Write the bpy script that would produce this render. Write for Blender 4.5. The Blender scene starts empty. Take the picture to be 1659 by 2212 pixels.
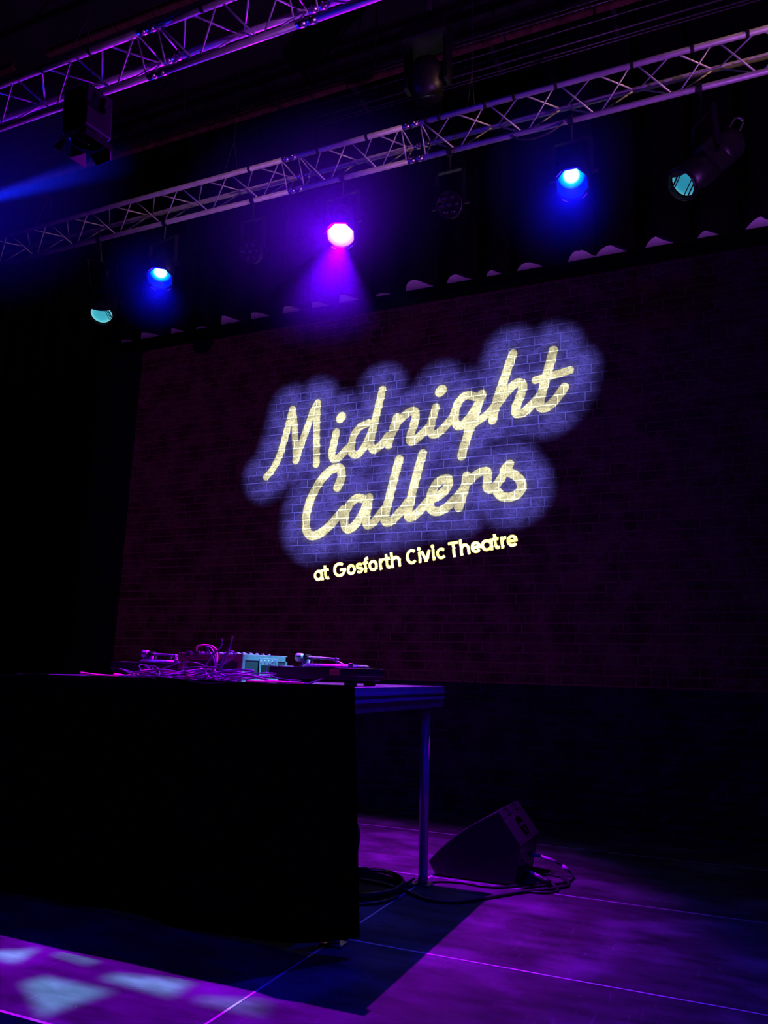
import bpy, bmesh, math, random
import numpy as np
from mathutils import Vector, Matrix

# ------------------------------------------------------------------ camera, world, exposure
S = bpy.context.scene
COL = S.collection
PI = math.pi
cam_d = bpy.data.cameras.new("camera")
cam = bpy.data.objects.new("camera", cam_d)
COL.objects.link(cam)
cam_d.sensor_fit = 'VERTICAL'
cam_d.sensor_height = 24.0
cam_d.lens = 1668.0 / 2212.0 * 24.0
cam_d.clip_start = 0.05
cam_d.clip_end = 100
cam.matrix_world = Matrix(((0.9172779, 0.0553275, 0.39438575, 0.0),
                           (0.39724921, -0.19719847, -0.8962733, 0.0),
                           (0.02818371, 0.97880112, -0.2028646, 0.98),
                           (0, 0, 0, 1)))
S.camera = cam
S.view_settings.view_transform = 'Standard'
S.view_settings.look = 'None'
S.view_settings.gamma = 1.0
S.view_settings.use_curve_mapping = False
S.view_settings.exposure = 0.0

W = bpy.data.worlds.new("theatre_air")
S.world = W
W.use_nodes = True
wn = W.node_tree
for n in list(wn.nodes):
    wn.nodes.remove(n)
w_out = wn.nodes.new("ShaderNodeOutputWorld")
w_bg = wn.nodes.new("ShaderNodeBackground")
w_bg.inputs[0].default_value = (0, 0, 0, 1)
w_bg.inputs[1].default_value = 0.0
S.cycles.max_bounces = 4
S.cycles.diffuse_bounces = 2
S.cycles.glossy_bounces = 3
S.cycles.transmission_bounces = 2
wn.links.new(w_bg.outputs[0], w_out.inputs[0])

YW = 5.60           # face of the back wall
MAG = (0.38, 0.0, 1.0)
BLUE = (0.012, 0.006, 1.0)


def spot(name, loc, target, col, power, angle, blend=0.6, radius=0.05, parent=None):
    l = bpy.data.lights.new(name, 'SPOT')
    l.color = col
    l.energy = power
    l.spot_size = math.radians(angle)
    l.spot_blend = blend
    l.shadow_soft_size = radius
    o = bpy.data.objects.new(name, l)
    COL.objects.link(o)
    o.location = loc
    d = Vector(target) - Vector(loc)
    o.rotation_euler = d.to_track_quat('-Z', 'Y').to_euler()
    return o


# unseen fill added for truss and roller case, purple and warm; narrow blue beam
rig_fill = spot("rig_fill_purple", (2.6, 1.45, 0.30), (2.6, 5.0, 3.85), (0.50, 0.10, 1.0), 800, 130, 0.2, 0.06)
rig_fill.rotation_euler = (PI * 0.75, 0, 0)
spot("truss_fill_warm", (4.1, 3.3, 4.55), (-0.6, 3.85, 4.30), (1.0, 0.50, 0.36), 800, 11, 0.9, 0.06)
spot("beam_light_blue", (-4.30, 2.80, 3.66), (-2.0, 3.05, 3.86), (0.01, 0.03, 1.0), 6500, 9, 1.0, 0.02)
spot("beam_glow_fill", (-4.28, 2.80, 3.66), (-3.2, 2.6, 3.4), (0.01, 0.01, 1.0), 90, 150, 1.0, 0.01)  # extra wide light added for the glow around the narrow beam
spot("front_wash_blue", (2.6, -3.2, 4.6), (-1.9, 2.05, 0.0), (0.004, 0.003, 1.0), 450, 36, 0.8, 0.08)

# projector: a shaped beam whose slide carries the lettering
STROKES = [([(-3.5981,2.6263),(-3.5349,2.6942),(-3.4854,2.7857),(-3.452,2.8822),(-3.4203,3.0077),(-3.3956,3.12),(-3.3701,3.2218)],0.0648),([(-3.3701,3.2218),(-3.3451,3.1074),(-3.3288,2.963),(-3.3149,2.8344),(-3.3084,2.7495)],0.0607),([(-3.3084,2.7495),(-3.2799,2.8453),(-3.2381,2.9683),(-3.1947,3.0914),(-3.1543,3.201),(-3.1224,3.253)],0.0628),([(-3.1224,3.253),(-3.1213,3.0836),(-3.1155,2.9422),(-3.1089,2.802),(-3.1052,2.7012)],0.0648),([(-2.8927,3.0859),(-2.883,3.1016)],0.083),([(-2.9254,2.9674),(-2.9385,2.8972),(-2.954,2.8296),(-2.9611,2.7751),(-2.942,2.7302),(-2.898,2.7387),(-2.8482,2.7788),(-2.8061,2.8215),(-2.7745,2.8541)],0.0668),([(-2.6252,3.0172),(-2.703,2.9908),(-2.7591,2.9253),(-2.7758,2.8579),(-2.7795,2.7894),(-2.7566,2.7552),(-2.7053,2.7587),(-2.6643,2.8032),(-2.6244,2.8757),(-2.5932,2.9532)],0.0648),([(-2.5082,3.2959),(-2.5368,3.1681),(-2.5663,3.0353),(-2.5938,2.909),(-2.6019,2.8375),(-2.5747,2.781),(-2.529,2.7968),(-2.4803,2.842),(-2.4402,2.8898)],0.0688),([(-2.3699,3.0435),(-2.3968,2.9692),(-2.4193,2.8838),(-2.4376,2.8022)],0.0628),([(-2.4114,2.8989),(-2.3603,2.9933),(-2.3001,3.0507),(-2.2476,3.0787),(-2.2109,3.0726),(-2.2019,3.0319),(-2.2168,2.9702),(-2.2356,2.9051),(-2.2505,2.8476),(-2.2377,2.8189),(-2.1937,2.8343),(-2.1385,2.8797),(-2.0876,2.9292)],0.0688),([(-2.0306,3.0859),(-2.0495,3.0251),(-2.0682,2.9546),(-2.0751,2.8967),(-2.0547,2.8616),(-2.0115,2.867),(-1.9611,2.9065),(-1.9071,2.9609),(-1.8689,3.0188)],0.0688),([(-1.9968,3.2142),(-1.9812,3.232)],0.085),([(-1.6967,3.1361),(-1.76,3.1577),(-1.8195,3.131),(-1.8558,3.0694),(-1.8687,2.9994),(-1.8603,2.9366),(-1.8369,2.9053),(-1.7986,2.9186),(-1.753,2.9636),(-1.7077,3.024),(-1.6737,3.0855)],0.0668),([(-1.6452,3.1554),(-1.6737,3.074),(-1.7036,2.9775),(-1.7336,2.8927),(-1.7635,2.8156),(-1.7896,2.7383),(-1.8099,2.6569)],0.0688),([(-1.7638,2.8652),(-1.7034,2.9162),(-1.6356,2.9586),(-1.572,3.0087),(-1.5199,3.0751)],0.0607),([(-1.3942,3.4589),(-1.4351,3.3446),(-1.4749,3.2251),(-1.5086,3.1323),(-1.5367,3.0314),(-1.559,2.9275)],0.0709),([(-1.5162,3.0595),(-1.479,3.1084),(-1.4419,3.1535),(-1.3939,3.1952),(-1.3462,3.212),(-1.3173,3.1874),(-1.3287,3.1244),(-1.3546,3.0595),(-1.375,3.0016),(-1.3662,2.9593),(-1.3192,2.9634),(-1.2649,3.0022),(-1.2179,3.0471),(-1.189,3.0811)],0.0709),([(-1.0772,3.4395),(-1.1036,3.3408),(-1.1336,3.2354),(-1.1654,3.1231),(-1.186,3.0434),(-1.1796,2.9887),(-1.1337,2.9853),(-1.0769,3.0305),(-1.0306,3.0842),(-0.9995,3.1285)],0.0709),([(-1.2178,3.2144),(-1.128,3.229),(-1.0452,3.2443),(-0.9559,3.2603)],0.0607),([(-2.8931,2.4824),(-2.8662,2.5411),(-2.8601,2.5991),(-2.8729,2.6423),(-2.9081,2.6511),(-2.9814,2.6246),(-3.053,2.5549),(-3.1073,2.4699),(-3.1482,2.3844),(-3.1729,2.2976),(-3.1792,2.2104),(-3.1707,2.1361),(-3.1394,2.0911),(-3.0869,2.0809),(-3.0149,2.1111),(-2.9442,2.1653),(-2.8804,2.2298),(-2.8272,2.2876)],0.0769),([(-2.661,2.3715),(-2.7075,2.3764),(-2.7637,2.3403),(-2.8032,2.2765),(-2.8172,2.205),(-2.8083,2.1461),(-2.7775,2.1195),(-2.7237,2.1459),(-2.6734,2.2105),(-2.6336,2.2865),(-2.6058,2.3504)],0.0729),([(-2.5984,2.376),(-2.606,2.2981),(-2.6162,2.2329),(-2.6206,2.1815),(-2.6068,2.1459),(-2.5659,2.1573),(-2.5121,2.21),(-2.4668,2.2668)],0.0709),([(-2.3397,2.6775),(-2.3656,2.5764),(-2.395,2.4604),(-2.4204,2.3523),(-2.444,2.2559),(-2.4544,2.1935),(-2.4392,2.1623),(-2.3948,2.1695),(-2.3359,2.2213),(-2.2754,2.2823),(-2.2464,2.3222)],0.0749),([(-2.1372,2.7085),(-2.1614,2.6218),(-2.1871,2.5183),(-2.2164,2.4039),(-2.2398,2.2953),(-2.2522,2.228),(-2.2394,2.1896),(-2.1962,2.2042),(-2.1383,2.2553),(-2.0846,2.3084),(-2.023,2.3383),(-1.9655,2.3701),(-1.9221,2.4232),(-1.9131,2.4732),(-1.9401,2.4846),(-1.9939,2.4678),(-2.0396,2.4115),(-2.0664,2.3384),(-2.0705,2.2776),(-2.0406,2.2329),(-1.9847,2.2278),(-1.916,2.2635),(-1.8543,2.32),(-1.8057,2.3687)],0.0729),([(-1.7652,2.4939),(-1.7804,2.4077),(-1.8016,2.3351),(-1.8291,2.2484)],0.0729),([(-1.7872,2.4082),(-1.7462,2.4534),(-1.6866,2.5009),(-1.6384,2.5212),(-1.6015,2.5183),(-1.5959,2.4792),(-1.6025,2.4282),(-1.5995,2.384),(-1.572,2.3748),(-1.5265,2.4099),(-1.4882,2.4601),(-1.4591,2.5071)],0.0668),([(-1.4264,2.5612),(-1.4554,2.5306),(-1.4646,2.5057)],0.0729),([(-1.4664,2.5095),(-1.4196,2.4931),(-1.3661,2.4563),(-1.3345,2.4088),(-1.3349,2.3585),(-1.3706,2.3214),(-1.4291,2.3037),(-1.4887,2.3148),(-1.5211,2.3513)],0.0729)]
GLYPHS = [('a',(-3.0701,1.696),(-2.9858,1.7076)),('t',(-2.9858,1.7076),(-2.9276,1.7155)),('G',(-2.8913,1.7205),(-2.7782,1.736)),('o',(-2.7699,1.7371),(-2.6913,1.7479)),('s',(-2.6893,1.7481),(-2.6237,1.7571)),('f',(-2.6237,1.7571),(-2.5768,1.7635)),('o',(-2.5768,1.7635),(-2.496,1.7746)),('r',(-2.4839,1.7762),(-2.4454,1.7815)),('t',(-2.4398,1.7823),(-2.3821,1.7902)),('h',(-2.3821,1.7902),(-2.2991,1.8015)),('C',(-2.256,1.8074),(-2.1589,1.8207)),('i',(-2.1589,1.8207),(-2.1195,1.8261)),('v',(-2.1261,1.8252),(-2.0476,1.8359)),('i',(-2.0419,1.8367),(-2.0088,1.8412)),('c',(-2.0039,1.8419),(-1.9261,1.8525)),('T',(-1.8965,1.8566),(-1.8202,1.867)),('h',(-1.8091,1.8685),(-1.7317,1.8791)),('e',(-1.7226,1.8804),(-1.6424,1.8913)),('a',(-1.6406,1.8916),(-1.5523,1.9037)),('t',(-1.5523,1.9037),(-1.4934,1.9117)),('r',(-1.4898,1.9122),(-1.4472,1.918)),('e',(-1.4437,1.9185),(-1.3607,1.9299))]


def catmull(pts, step=0.012):
    P = [np.array(p, float) for p in pts]
    if len(P) < 3:
        return np.array(P)
    P = [2 * P[0] - P[1]] + P + [2 * P[-1] - P[-2]]
    out = []
    for i in range(1, len(P) - 2):
        p0, p1, p2, p3 = P[i - 1:i + 3]
        n = max(2, int(np.linalg.norm(p2 - p1) / step))
        for k in range(n):
            t = k / n
            out.append(0.5 * (2 * p1 + (p2 - p0) * t + (2 * p0 - 5 * p1 + 4 * p2 - p3) * t * t + (3 * p1 - p0 - 3 * p2 + p3) * t ** 3))
    out.append(P[-2])
    return np.array(out)


PX0, PX1, PZ0, PZ1 = -5.12, 0.94, 0.92, 4.03        # the projected frame on the wall, metres
NX, NZ = 2800, 1437
RES = (PX1 - PX0) / NX


def glyph_strokes(ch, w):
    """centre lines in units of the x-height; w is the advance width in the same units"""
    A = lambda cx, cy, rx, ry, a0, a1, n=22: [(cx + rx * math.cos(math.radians(a0 + (a1 - a0) * i / n)), cy + ry * math.sin(math.radians(a0 + (a1 - a0) * i / n))) for i in range(n + 1)]
    h = 0.120                                        # half stroke
    r = w / 2 - h
    ry = 0.5 - h + 0.01
    if ch == 'o':
        return [A(w / 2, 0.5, r, ry, 0, 360)]
    if ch == 'a':
        return [A(w / 2 - .02, 0.5, r, ry, 0, 360), [(w - h, 0), (w - h, 1.0)]]
    if ch == 'c':
        return [A(w / 2 + .03, 0.5, r, ry, 42, 318)]
    if ch == 'e':
        return [A(w / 2, 0.5, r, ry, 0, 318), [(h, 0.5), (w - h * .2, 0.5)]]
    if ch == 's':
        return [A(w / 2, 0.69, r * .9, 0.19, 35, 250, 14) + A(w / 2, 0.31, r * .95, 0.19, 75, -150, 14)]
    if ch == 't':
        x = w * .38
        return [[(x, 1.32), (x, 0.34), (x + .05, .17), (x + .14, .12), (w * .86, .13)], [(0.02, 0.90), (w * .84, 0.90)]]
    if ch == 'f':
        x = w * .42
        return [[(x, 0), (x, 1.02), (x + .06, 1.2), (x + .17, 1.27), (w * 1.02, 1.27)], [(0, 0.88), (w * .95, 0.88)]]
    if ch == 'r':
        return [[(h, 0), (h, 1.0)], [(h, .55), (h + .1, .75), (h + .22, .86), (w, .9)]]
    if ch == 'h':
        return [[(h, 0), (h, 1.40)], [(h, .46)] + A(w / 2, .5, r, .38, 180, 0, 14) + [(w - h, 0)]]
    if ch == 'i':
        return [[(w / 2, 0), (w / 2, 1.0)], A(w / 2, 1.26, .05, .05, 0, 360, 10)]
    if ch == 'v':
        return [[(h * .8, 1.0), (w / 2, 0.02)], [(w - h * .8, 1.0), (w / 2, 0.02)]]
    if ch == 'T':
        return [[(0, 1.22), (w, 1.22)], [(w / 2, 0), (w / 2, 1.2)]]
    if ch == 'C':
        return [A(w / 2 + .04, 0.68, r, .68 - h, 45, 315)]
    if ch == 'G':
        return [A(w / 2, 0.68, r, .68 - h, 45, 360), [(w * .52, .64), (w, .64)]]
    return []


def make_slide():
    xs = PX0 + (np.arange(NX) + .5) * RES
    zs = PZ0 + (np.arange(NZ) + .5) * RES
    lx0, lx1, lz0, lz1 = -3.98, -0.58, 1.62, 3.82
    ix0, ix1 = int((lx0 - PX0) / RES), int((lx1 - PX0) / RES)
    iz0, iz1 = int((lz0 - PZ0) / RES), int((lz1 - PZ0) / RES)
    sd = np.full((NZ, NX), 9.0, np.float32)
    reach = 0.46
    for pts, w in STROKES:
        c = catmull(pts, 0.014)
        for a, b in zip(c[:-1], c[1:]):
            m = reach
            i0 = max(ix0, int((min(a[0], b[0]) - m - PX0) / RES)); i1 = min(ix1, int((max(a[0], b[0]) + m - PX0) / RES))
            j0 = max(iz0, int((min(a[1], b[1]) - m - PZ0) / RES)); j1 = min(iz1, int((max(a[1], b[1]) + m - PZ0) / RES))
            # coarse far field is evaluated on every 2nd sample only when the piece is long enough to matter
            X = xs[i0:i1][None, :].astype(np.float32); Z = zs[j0:j1][:, None].astype(np.float32)
            d = b - a
            L = float(d @ d) + 1e-12
            t = np.clip(((X - a[0]) * d[0] + (Z - a[1]) * d[1]) / L, 0, 1)
            q = np.sqrt((X - a[0] - t * d[0]) ** 2 + (Z - a[1] - t * d[1]) ** 2) - w / 2
            v = sd[j0:j1, i0:i1]
            np.minimum(v, q, out=v)
    ss = lambda e0, e1, x: (lambda t: t * t * (3 - 2 * t))(np.clip((x - e0) / (e1 - e0), 0, 1))
    letter = ss(0.004, -0.004, sd)
    glow = ss(0.255, 0.065, sd)
    # base: very dim reddish frame that falls off to the right
    X, Z = np.meshgrid(xs, zs)
    fall = ss(1.0, -2.6, X) * .85 + .15
    base = np.stack([0.0105 * fall, 0.0007 * fall, 0.0072 * fall], -1)
    img = base.astype(np.float32)
    halo = np.array([0.105, 0.098, 0.62], np.float32)
    near = np.array([0.20, 0.21, 0.42], np.float32)
    kn = (ss(0.06, 0.0, sd) * .45)[..., None]
    img += glow[..., None] * (halo * (1 - kn) + near * kn)
    cream = np.array([1.60, 1.63, 1.00], np.float32)
    img = img * (1 - letter[..., None]) + cream * letter[..., None]
    # second line: upright bold lettering on the slide, brighter and yellower
    b0 = np.array(GLYPHS[0][1]); b1 = np.array(GLYPHS[-1][2])
    e = (b1 - b0) / np.linalg.norm(b1 - b0)
    nrm = np.array([-e[1], e[0]])
    xh = 0.088
    mask = np.zeros((NZ, NX), np.float32)
    for ch, p0, p1 in GLYPHS:
        p0 = np.array(p0); p1 = np.array(p1)
        w = np.linalg.norm(p1 - p0) / xh
        for st in glyph_strokes(ch, w):
            q = np.array(st)
            W_ = np.array([p0 + (e * u + nrm * v) * xh for u, v in q])
            hw = 0.118 * xh
            last = len(W_) - 2
            for k, (a, b) in enumerate(zip(W_[:-1], W_[1:])):
                d = b - a
                L = float(np.linalg.norm(d))
                if L < 1e-6:
                    continue
                m = hw + .01
                i0 = int((min(a[0], b[0]) - m - PX0) / RES); i1 = int((max(a[0], b[0]) + m - PX0) / RES) + 1
                j0 = int((min(a[1], b[1]) - m - PZ0) / RES); j1 = int((max(a[1], b[1]) + m - PZ0) / RES) + 1
                XX = xs[i0:i1][None, :]; ZZ = zs[j0:j1][:, None]
                t = ((XX - a[0]) * d[0] + (ZZ - a[1]) * d[1]) / L
                pr = np.abs((XX - a[0]) * d[1] - (ZZ - a[1]) * d[0]) / L
                over0 = np.where(k == 0, np.maximum(-t, 0) * 9, np.maximum(-t, 0))
                over1 = np.where(k == last, np.maximum(t - L, 0) * 9, np.maximum(t - L, 0))
                dist = np.sqrt(pr ** 2 + np.maximum(over0, over1) ** 2) - hw
                v = mask[j0:j1, i0:i1]
                np.maximum(v, ss(0.003, -0.003, dist), out=v)
    yel = np.array([7.5, 6.9, 1.8], np.float32)
    img = img * (1 - mask[..., None]) + yel * mask[..., None]
    out = np.ones((NZ, NX, 4), np.float32)
    out[..., :3] = img
    im = bpy.data.images.new("projector_slide", NX, NZ, alpha=False, float_buffer=True)
    im.colorspace_settings.name = 'Linear Rec.709'
    im.pixels.foreach_set(out.ravel())
    im.update()
    im.pack()
    return im


def shaped_light(lamp, build):
    """give a spot light a node tree; build(nt, x, y) returns a colour socket from the beam's tangent coordinates"""
    l = lamp.data
    l.use_nodes = True
    nt = l.node_tree
    for n in list(nt.nodes):
        nt.nodes.remove(n)
    out = nt.nodes.new("ShaderNodeOutputLight")
    em = nt.nodes.new("ShaderNodeEmission")
    tc = nt.nodes.new("ShaderNodeTexCoord")
    sp = nt.nodes.new("ShaderNodeSeparateXYZ")
    nt.links.new(tc.outputs["Normal"], sp.inputs[0])
    ab = nt.nodes.new("ShaderNodeMath"); ab.operation = 'ABSOLUTE'
    nt.links.new(sp.outputs[2], ab.inputs[0])
    res = []
    for k in (0, 1):
        dv = nt.nodes.new("ShaderNodeMath"); dv.operation = 'DIVIDE'
        nt.links.new(sp.outputs[k], dv.inputs[0]); nt.links.new(ab.outputs[0], dv.inputs[1])
        res.append(dv.outputs[0])
    c = build(nt, res[0], res[1])
    nt.links.new(c, em.inputs[0])
    nt.links.new(em.outputs[0], out.inputs[0])


PROJ = (-2.35, -2.2, 1.40)
proj = spot("projector_beam", PROJ, (PROJ[0], YW, PROJ[2]), (1, 1, 1), 17000, 62, 0.0, 0.0)
proj.rotation_euler = (PI / 2, 0, 0)


def slide_nodes(nt, x, y):
    D = YW - PROJ[1]
    def lin(s, mul, add):
        m = nt.nodes.new("ShaderNodeMath"); m.operation = 'MULTIPLY_ADD'
        nt.links.new(s, m.inputs[0]); m.inputs[1].default_value = mul; m.inputs[2].default_value = add
        return m.outputs[0]
    u = lin(x, D / (PX1 - PX0), (PROJ[0] - PX0) / (PX1 - PX0))
    v = lin(y, D / (PZ1 - PZ0), (PROJ[2] - PZ0) / (PZ1 - PZ0))
    cb = nt.nodes.new("ShaderNodeCombineXYZ")
    nt.links.new(u, cb.inputs[0]); nt.links.new(v, cb.inputs[1])
    tx = nt.nodes.new("ShaderNodeTexImage")
    tx.image = make_slide()
    tx.extension = 'CLIP'
    tx.interpolation = 'Linear'
    nt.links.new(cb.outputs[0], tx.inputs[0])
    return tx.outputs[0]


shaped_light(proj, slide_nodes)


def fill_gate(nt, x, y):
    """gates the added purple fill: only the part of the beam above the bricks"""
    res = None
    for s_, lo, hi, inv in ((y, -.030, -.024, False), (y, .55, .9, True), (x, -1.7, -1.3, False), (x, .1, .5, True)):
        m = nt.nodes.new("ShaderNodeMapRange")
        nt.links.new(s_, m.inputs[0])
        m.inputs[1].default_value = lo; m.inputs[2].default_value = hi
        m.inputs[3].default_value = 1.0 if inv else 0.0; m.inputs[4].default_value = 0.0 if inv else 1.0
        if res is None:
            res = m.outputs[0]
        else:
            k = nt.nodes.new("ShaderNodeMath"); k.operation = 'MULTIPLY'
            nt.links.new(res, k.inputs[0]); nt.links.new(m.outputs[0], k.inputs[1])
            res = k.outputs[0]
    cb = nt.nodes.new("ShaderNodeCombineXYZ")
    for i in range(3):
        nt.links.new(res, cb.inputs[i])
    return cb.outputs[0]


shaped_light(rig_fill, fill_gate)

# ------------------------------------------------------------------ helpers
random.seed(7)


def mat(name, col, rough=0.6, metal=0.0, spec=0.5, noise=None, bump=None, emit=None):
    m = bpy.data.materials.new(name)
    m.use_nodes = True
    nt = m.node_tree
    b = nt.nodes["Principled BSDF"]
    b.inputs["Base Color"].default_value = (*col, 1)
    b.inputs["Roughness"].default_value = rough
    b.inputs["Metallic"].default_value = metal
    b.inputs["Specular IOR Level"].default_value = spec
    geo = nt.nodes.new("ShaderNodeNewGeometry")
    if noise:                                     # (scale, second colour)
        tx = nt.nodes.new("ShaderNodeTexNoise")
        tx.inputs["Scale"].default_value = noise[0]
        tx.inputs["Detail"].default_value = 6
        nt.links.new(geo.outputs["Position"], tx.inputs["Vector"])
        rp = nt.nodes.new("ShaderNodeValToRGB")
        rp.color_ramp.elements[0].position = 0.36
        rp.color_ramp.elements[1].position = 0.66
        rp.color_ramp.elements[0].color = (*col, 1)
        rp.color_ramp.elements[1].color = (*noise[1], 1)
        nt.links.new(tx.outputs[0], rp.inputs[0])
        nt.links.new(rp.outputs[0], b.inputs["Base Color"])
    if bump:                                      # (scale, strength, distance)
        tb = nt.nodes.new("ShaderNodeTexNoise")
        tb.inputs["Scale"].default_value = bump[0]
        tb.inputs["Detail"].default_value = 5
        nt.links.new(geo.outputs["Position"], tb.inputs["Vector"])
        bp = nt.nodes.new("ShaderNodeBump")
        bp.inputs["Strength"].default_value = bump[1]
        bp.inputs["Distance"].default_value = bump[2]
        nt.links.new(tb.outputs[0], bp.inputs["Height"])
        nt.links.new(bp.outputs[0], b.inputs["Normal"])
    if emit:
        b.inputs["Emission Color"].default_value = (*emit[0], 1)
        b.inputs["Emission Strength"].default_value = emit[1]
    return m


def obj(name, bm, m=None, parent=None, smooth=False):
    me = bpy.data.meshes.new(name)
    bm.normal_update()
    bm.to_mesh(me)
    bm.free()
    if m:
        me.materials.append(m)
    if smooth:
        me.polygons.foreach_set("use_smooth", [True] * len(me.polygons))
    o = bpy.data.objects.new(name, me)
    COL.objects.link(o)
    if parent:
        o.parent = parent
    return o


def link_copy(src, parent=None, loc=None, rot=None, scale=None):
    c = src.copy()
    COL.objects.link(c)
    if parent:
        c.parent = parent
    if loc is not None:
        c.location = loc
    if rot is not None:
        c.rotation_euler = rot
    if scale is not None:
        c.scale = scale
    return c


def tag(o, label, cat=None, group=None, kind=None):
    o["label"] = label
    if cat:
        o["category"] = cat
    if group:
        o["group"] = group
    if kind:
        o["kind"] = kind
    return o


def thing(name, label, cat, loc=(0, 0, 0), rot=(0, 0, 0), group=None):
    o = bpy.data.objects.new(name, None)
    o.empty_display_size = 0.05
    COL.objects.link(o)
    o.location = loc
    o.rotation_euler = rot
    tag(o, label, cat, group)
    return o


def box(bm, x0, x1, y0, y1, z0, z1, bev=0.0, M=None):
    r = bmesh.ops.create_cube(bm, size=1.0)
    vs = r["verts"]
    T = Matrix.Translation(((x0 + x1) / 2, (y0 + y1) / 2, (z0 + z1) / 2)) @ Matrix.Diagonal((abs(x1 - x0), abs(y1 - y0), abs(z1 - z0), 1))
    bmesh.ops.transform(bm, matrix=T, verts=vs)
    if bev > 0:
        es = list({e for v in vs for e in v.link_edges})
        g = bmesh.ops.bevel(bm, geom=es, offset=bev, segments=2, affect='EDGES', profile=0.5)
        vs = list({v for f in g["faces"] for v in f.verts} | {v for v in vs if v.is_valid})
    if M is not None:
        bmesh.ops.transform(bm, matrix=M, verts=vs)
    return vs


def bx(*a, **k):
    bm = bmesh.new()
    box(bm, *a, **k)
    return bm


def frame_of(d):
    d = Vector(d).normalized()
    return d.to_track_quat('Z', 'Y').to_matrix().to_4x4()


def lathe(bm, prof, n=24, M=None, cap=True, a0=0.0):
    """prof: (radius, z) pairs, spun about z"""
    rings = []
    vs = []
    for r, z in prof:
        ring = []
        for i in range(n):
            a = a0 + 2 * PI * i / n
            v = bm.verts.new((r * math.cos(a), r * math.sin(a), z))
            ring.append(v)
        rings.append(ring)
        vs += ring
    for A, B in zip(rings[:-1], rings[1:]):
        for i in range(n):
            j = (i + 1) % n
            bm.faces.new((A[i], A[j], B[j], B[i]))
    if cap:
        if prof[0][0] > 1e-5:
            bm.faces.new(list(reversed(rings[0])))
        if prof[-1][0] > 1e-5:
            bm.faces.new(rings[-1])
    if M is not None:
        bmesh.ops.transform(bm, matrix=M, verts=vs)
    return vs


def lt(prof, n=24, M=None, cap=True, a0=0.0):
    bm = bmesh.new()
    lathe(bm, prof, n, M, cap, a0)
    return bm


def rod(bm, a, b, r, n=10):
    a = Vector(a); b = Vector(b)
    L = (b - a).length
    M = Matrix.Translation(a) @ frame_of(b - a)
    return lathe(bm, [(r, 0), (r, L)], n, M)


def rd(a, b, r, n=10):
    bm = bmesh.new()
    rod(bm, a, b, r, n)
    return bm


def smooth_path(pts, sub=6):
    P = [Vector(p) for p in pts]
    if len(P) < 3:
        return P
    P = [2 * P[0] - P[1]] + P + [2 * P[-1] - P[-2]]
    out = []
    for i in range(1, len(P) - 2):
        p0, p1, p2, p3 = P[i - 1:i + 3]
        for k in range(sub):
            t = k / sub
            out.append(0.5 * (2 * p1 + (p2 - p0) * t + (2 * p0 - 5 * p1 + 4 * p2 - p3) * t * t + (3 * p1 - p0 - 3 * p2 + p3) * t ** 3))
    out.append(P[-2])
    return out


def tube(pts, r, n=8, sub=6):
    bm = bmesh.new()
    P = smooth_path(pts, sub)
    rings = []
    up = Vector((0.13, 0.21, 1)).normalized()
    for i, p in enumerate(P):
        d = (P[min(i + 1, len(P) - 1)] - P[max(i - 1, 0)]).normalized()
        s = d.cross(up)
        if s.length < 1e-3:
            s = d.cross(Vector((1, 0, 0)))
        s.normalize()
        t = s.cross(d).normalized()
        up = t
        rings.append([bm.verts.new(p + s * (r * math.cos(2 * PI * k / n)) + t * (r * math.sin(2 * PI * k / n))) for k in range(n)])
    for A, B in zip(rings[:-1], rings[1:]):
        for k in range(n):
            j = (k + 1) % n
            bm.faces.new((A[k], A[j], B[j], B[k]))
    bm.faces.new(list(reversed(rings[0])))
    bm.faces.new(rings[-1])
    bmesh.ops.recalc_face_normals(bm, faces=bm.faces)
    return bm


def prism(profile, y0, y1, bev=0.0):
    """profile in (x, z), extruded along y"""
    bm = bmesh.new()
    A = [bm.verts.new((x, y0, z)) for x, z in profile]
    B = [bm.verts.new((x, y1, z)) for x, z in profile]
    n = len(profile)
    bm.faces.new(A)
    bm.faces.new(list(reversed(B)))
    for i in range(n):
        j = (i + 1) % n
        bm.faces.new((A[j], A[i], B[i], B[j]))
    bmesh.ops.recalc_face_normals(bm, faces=bm.faces)
    if bev:
        bmesh.ops.bevel(bm, geom=[e for e in bm.edges], offset=bev, segments=2, affect='EDGES', profile=0.5)
    return bm


def struct(name, bm, m, label, parent=None):
    o = obj(name, bm, m, parent)
    o["kind"] = "structure"
    o["label"] = label
    return o


# ------------------------------------------------------------------ materials
M_BLACK = mat("matt_black_paint", (0.012, 0.012, 0.013), 0.8, spec=0.2, noise=(3, (0.02, 0.02, 0.02)))
M_CLOTH = mat("black_wool_serge", (0.006, 0.006, 0.0065), 1.0, spec=0.05, bump=(160, 0.3, 0.002))
M_ALU = mat("dull_aluminium", (0.46, 0.45, 0.44), 0.5, 0.3, noise=(18, (0.34, 0.33, 0.33)))
M_ALU_BRIGHT = mat("bright_aluminium_edge", (0.75, 0.75, 0.76), 0.33, 0.7)
M_LAMP = mat("black_lantern_enamel", (0.006, 0.006, 0.0065), 0.42, spec=0.3, noise=(25, (0.009, 0.009, 0.01)))
M_RUBBER = mat("black_cable_rubber", (0.018, 0.018, 0.02), 0.45, spec=0.5)
M_STEEL = mat("zinc_steel", (0.55, 0.55, 0.56), 0.3, 1.0, noise=(40, (0.4, 0.4, 0.42)))
M_MORTAR = mat("pale_mortar", (0.165, 0.162, 0.16), 0.9, spec=0.1, noise=(60, (0.125, 0.12, 0.118)))
M_TAPE = mat("black_cloth_tape", (0.01, 0.01, 0.01), 0.7, spec=0.2, bump=(300, 0.2, 0.001))


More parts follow.
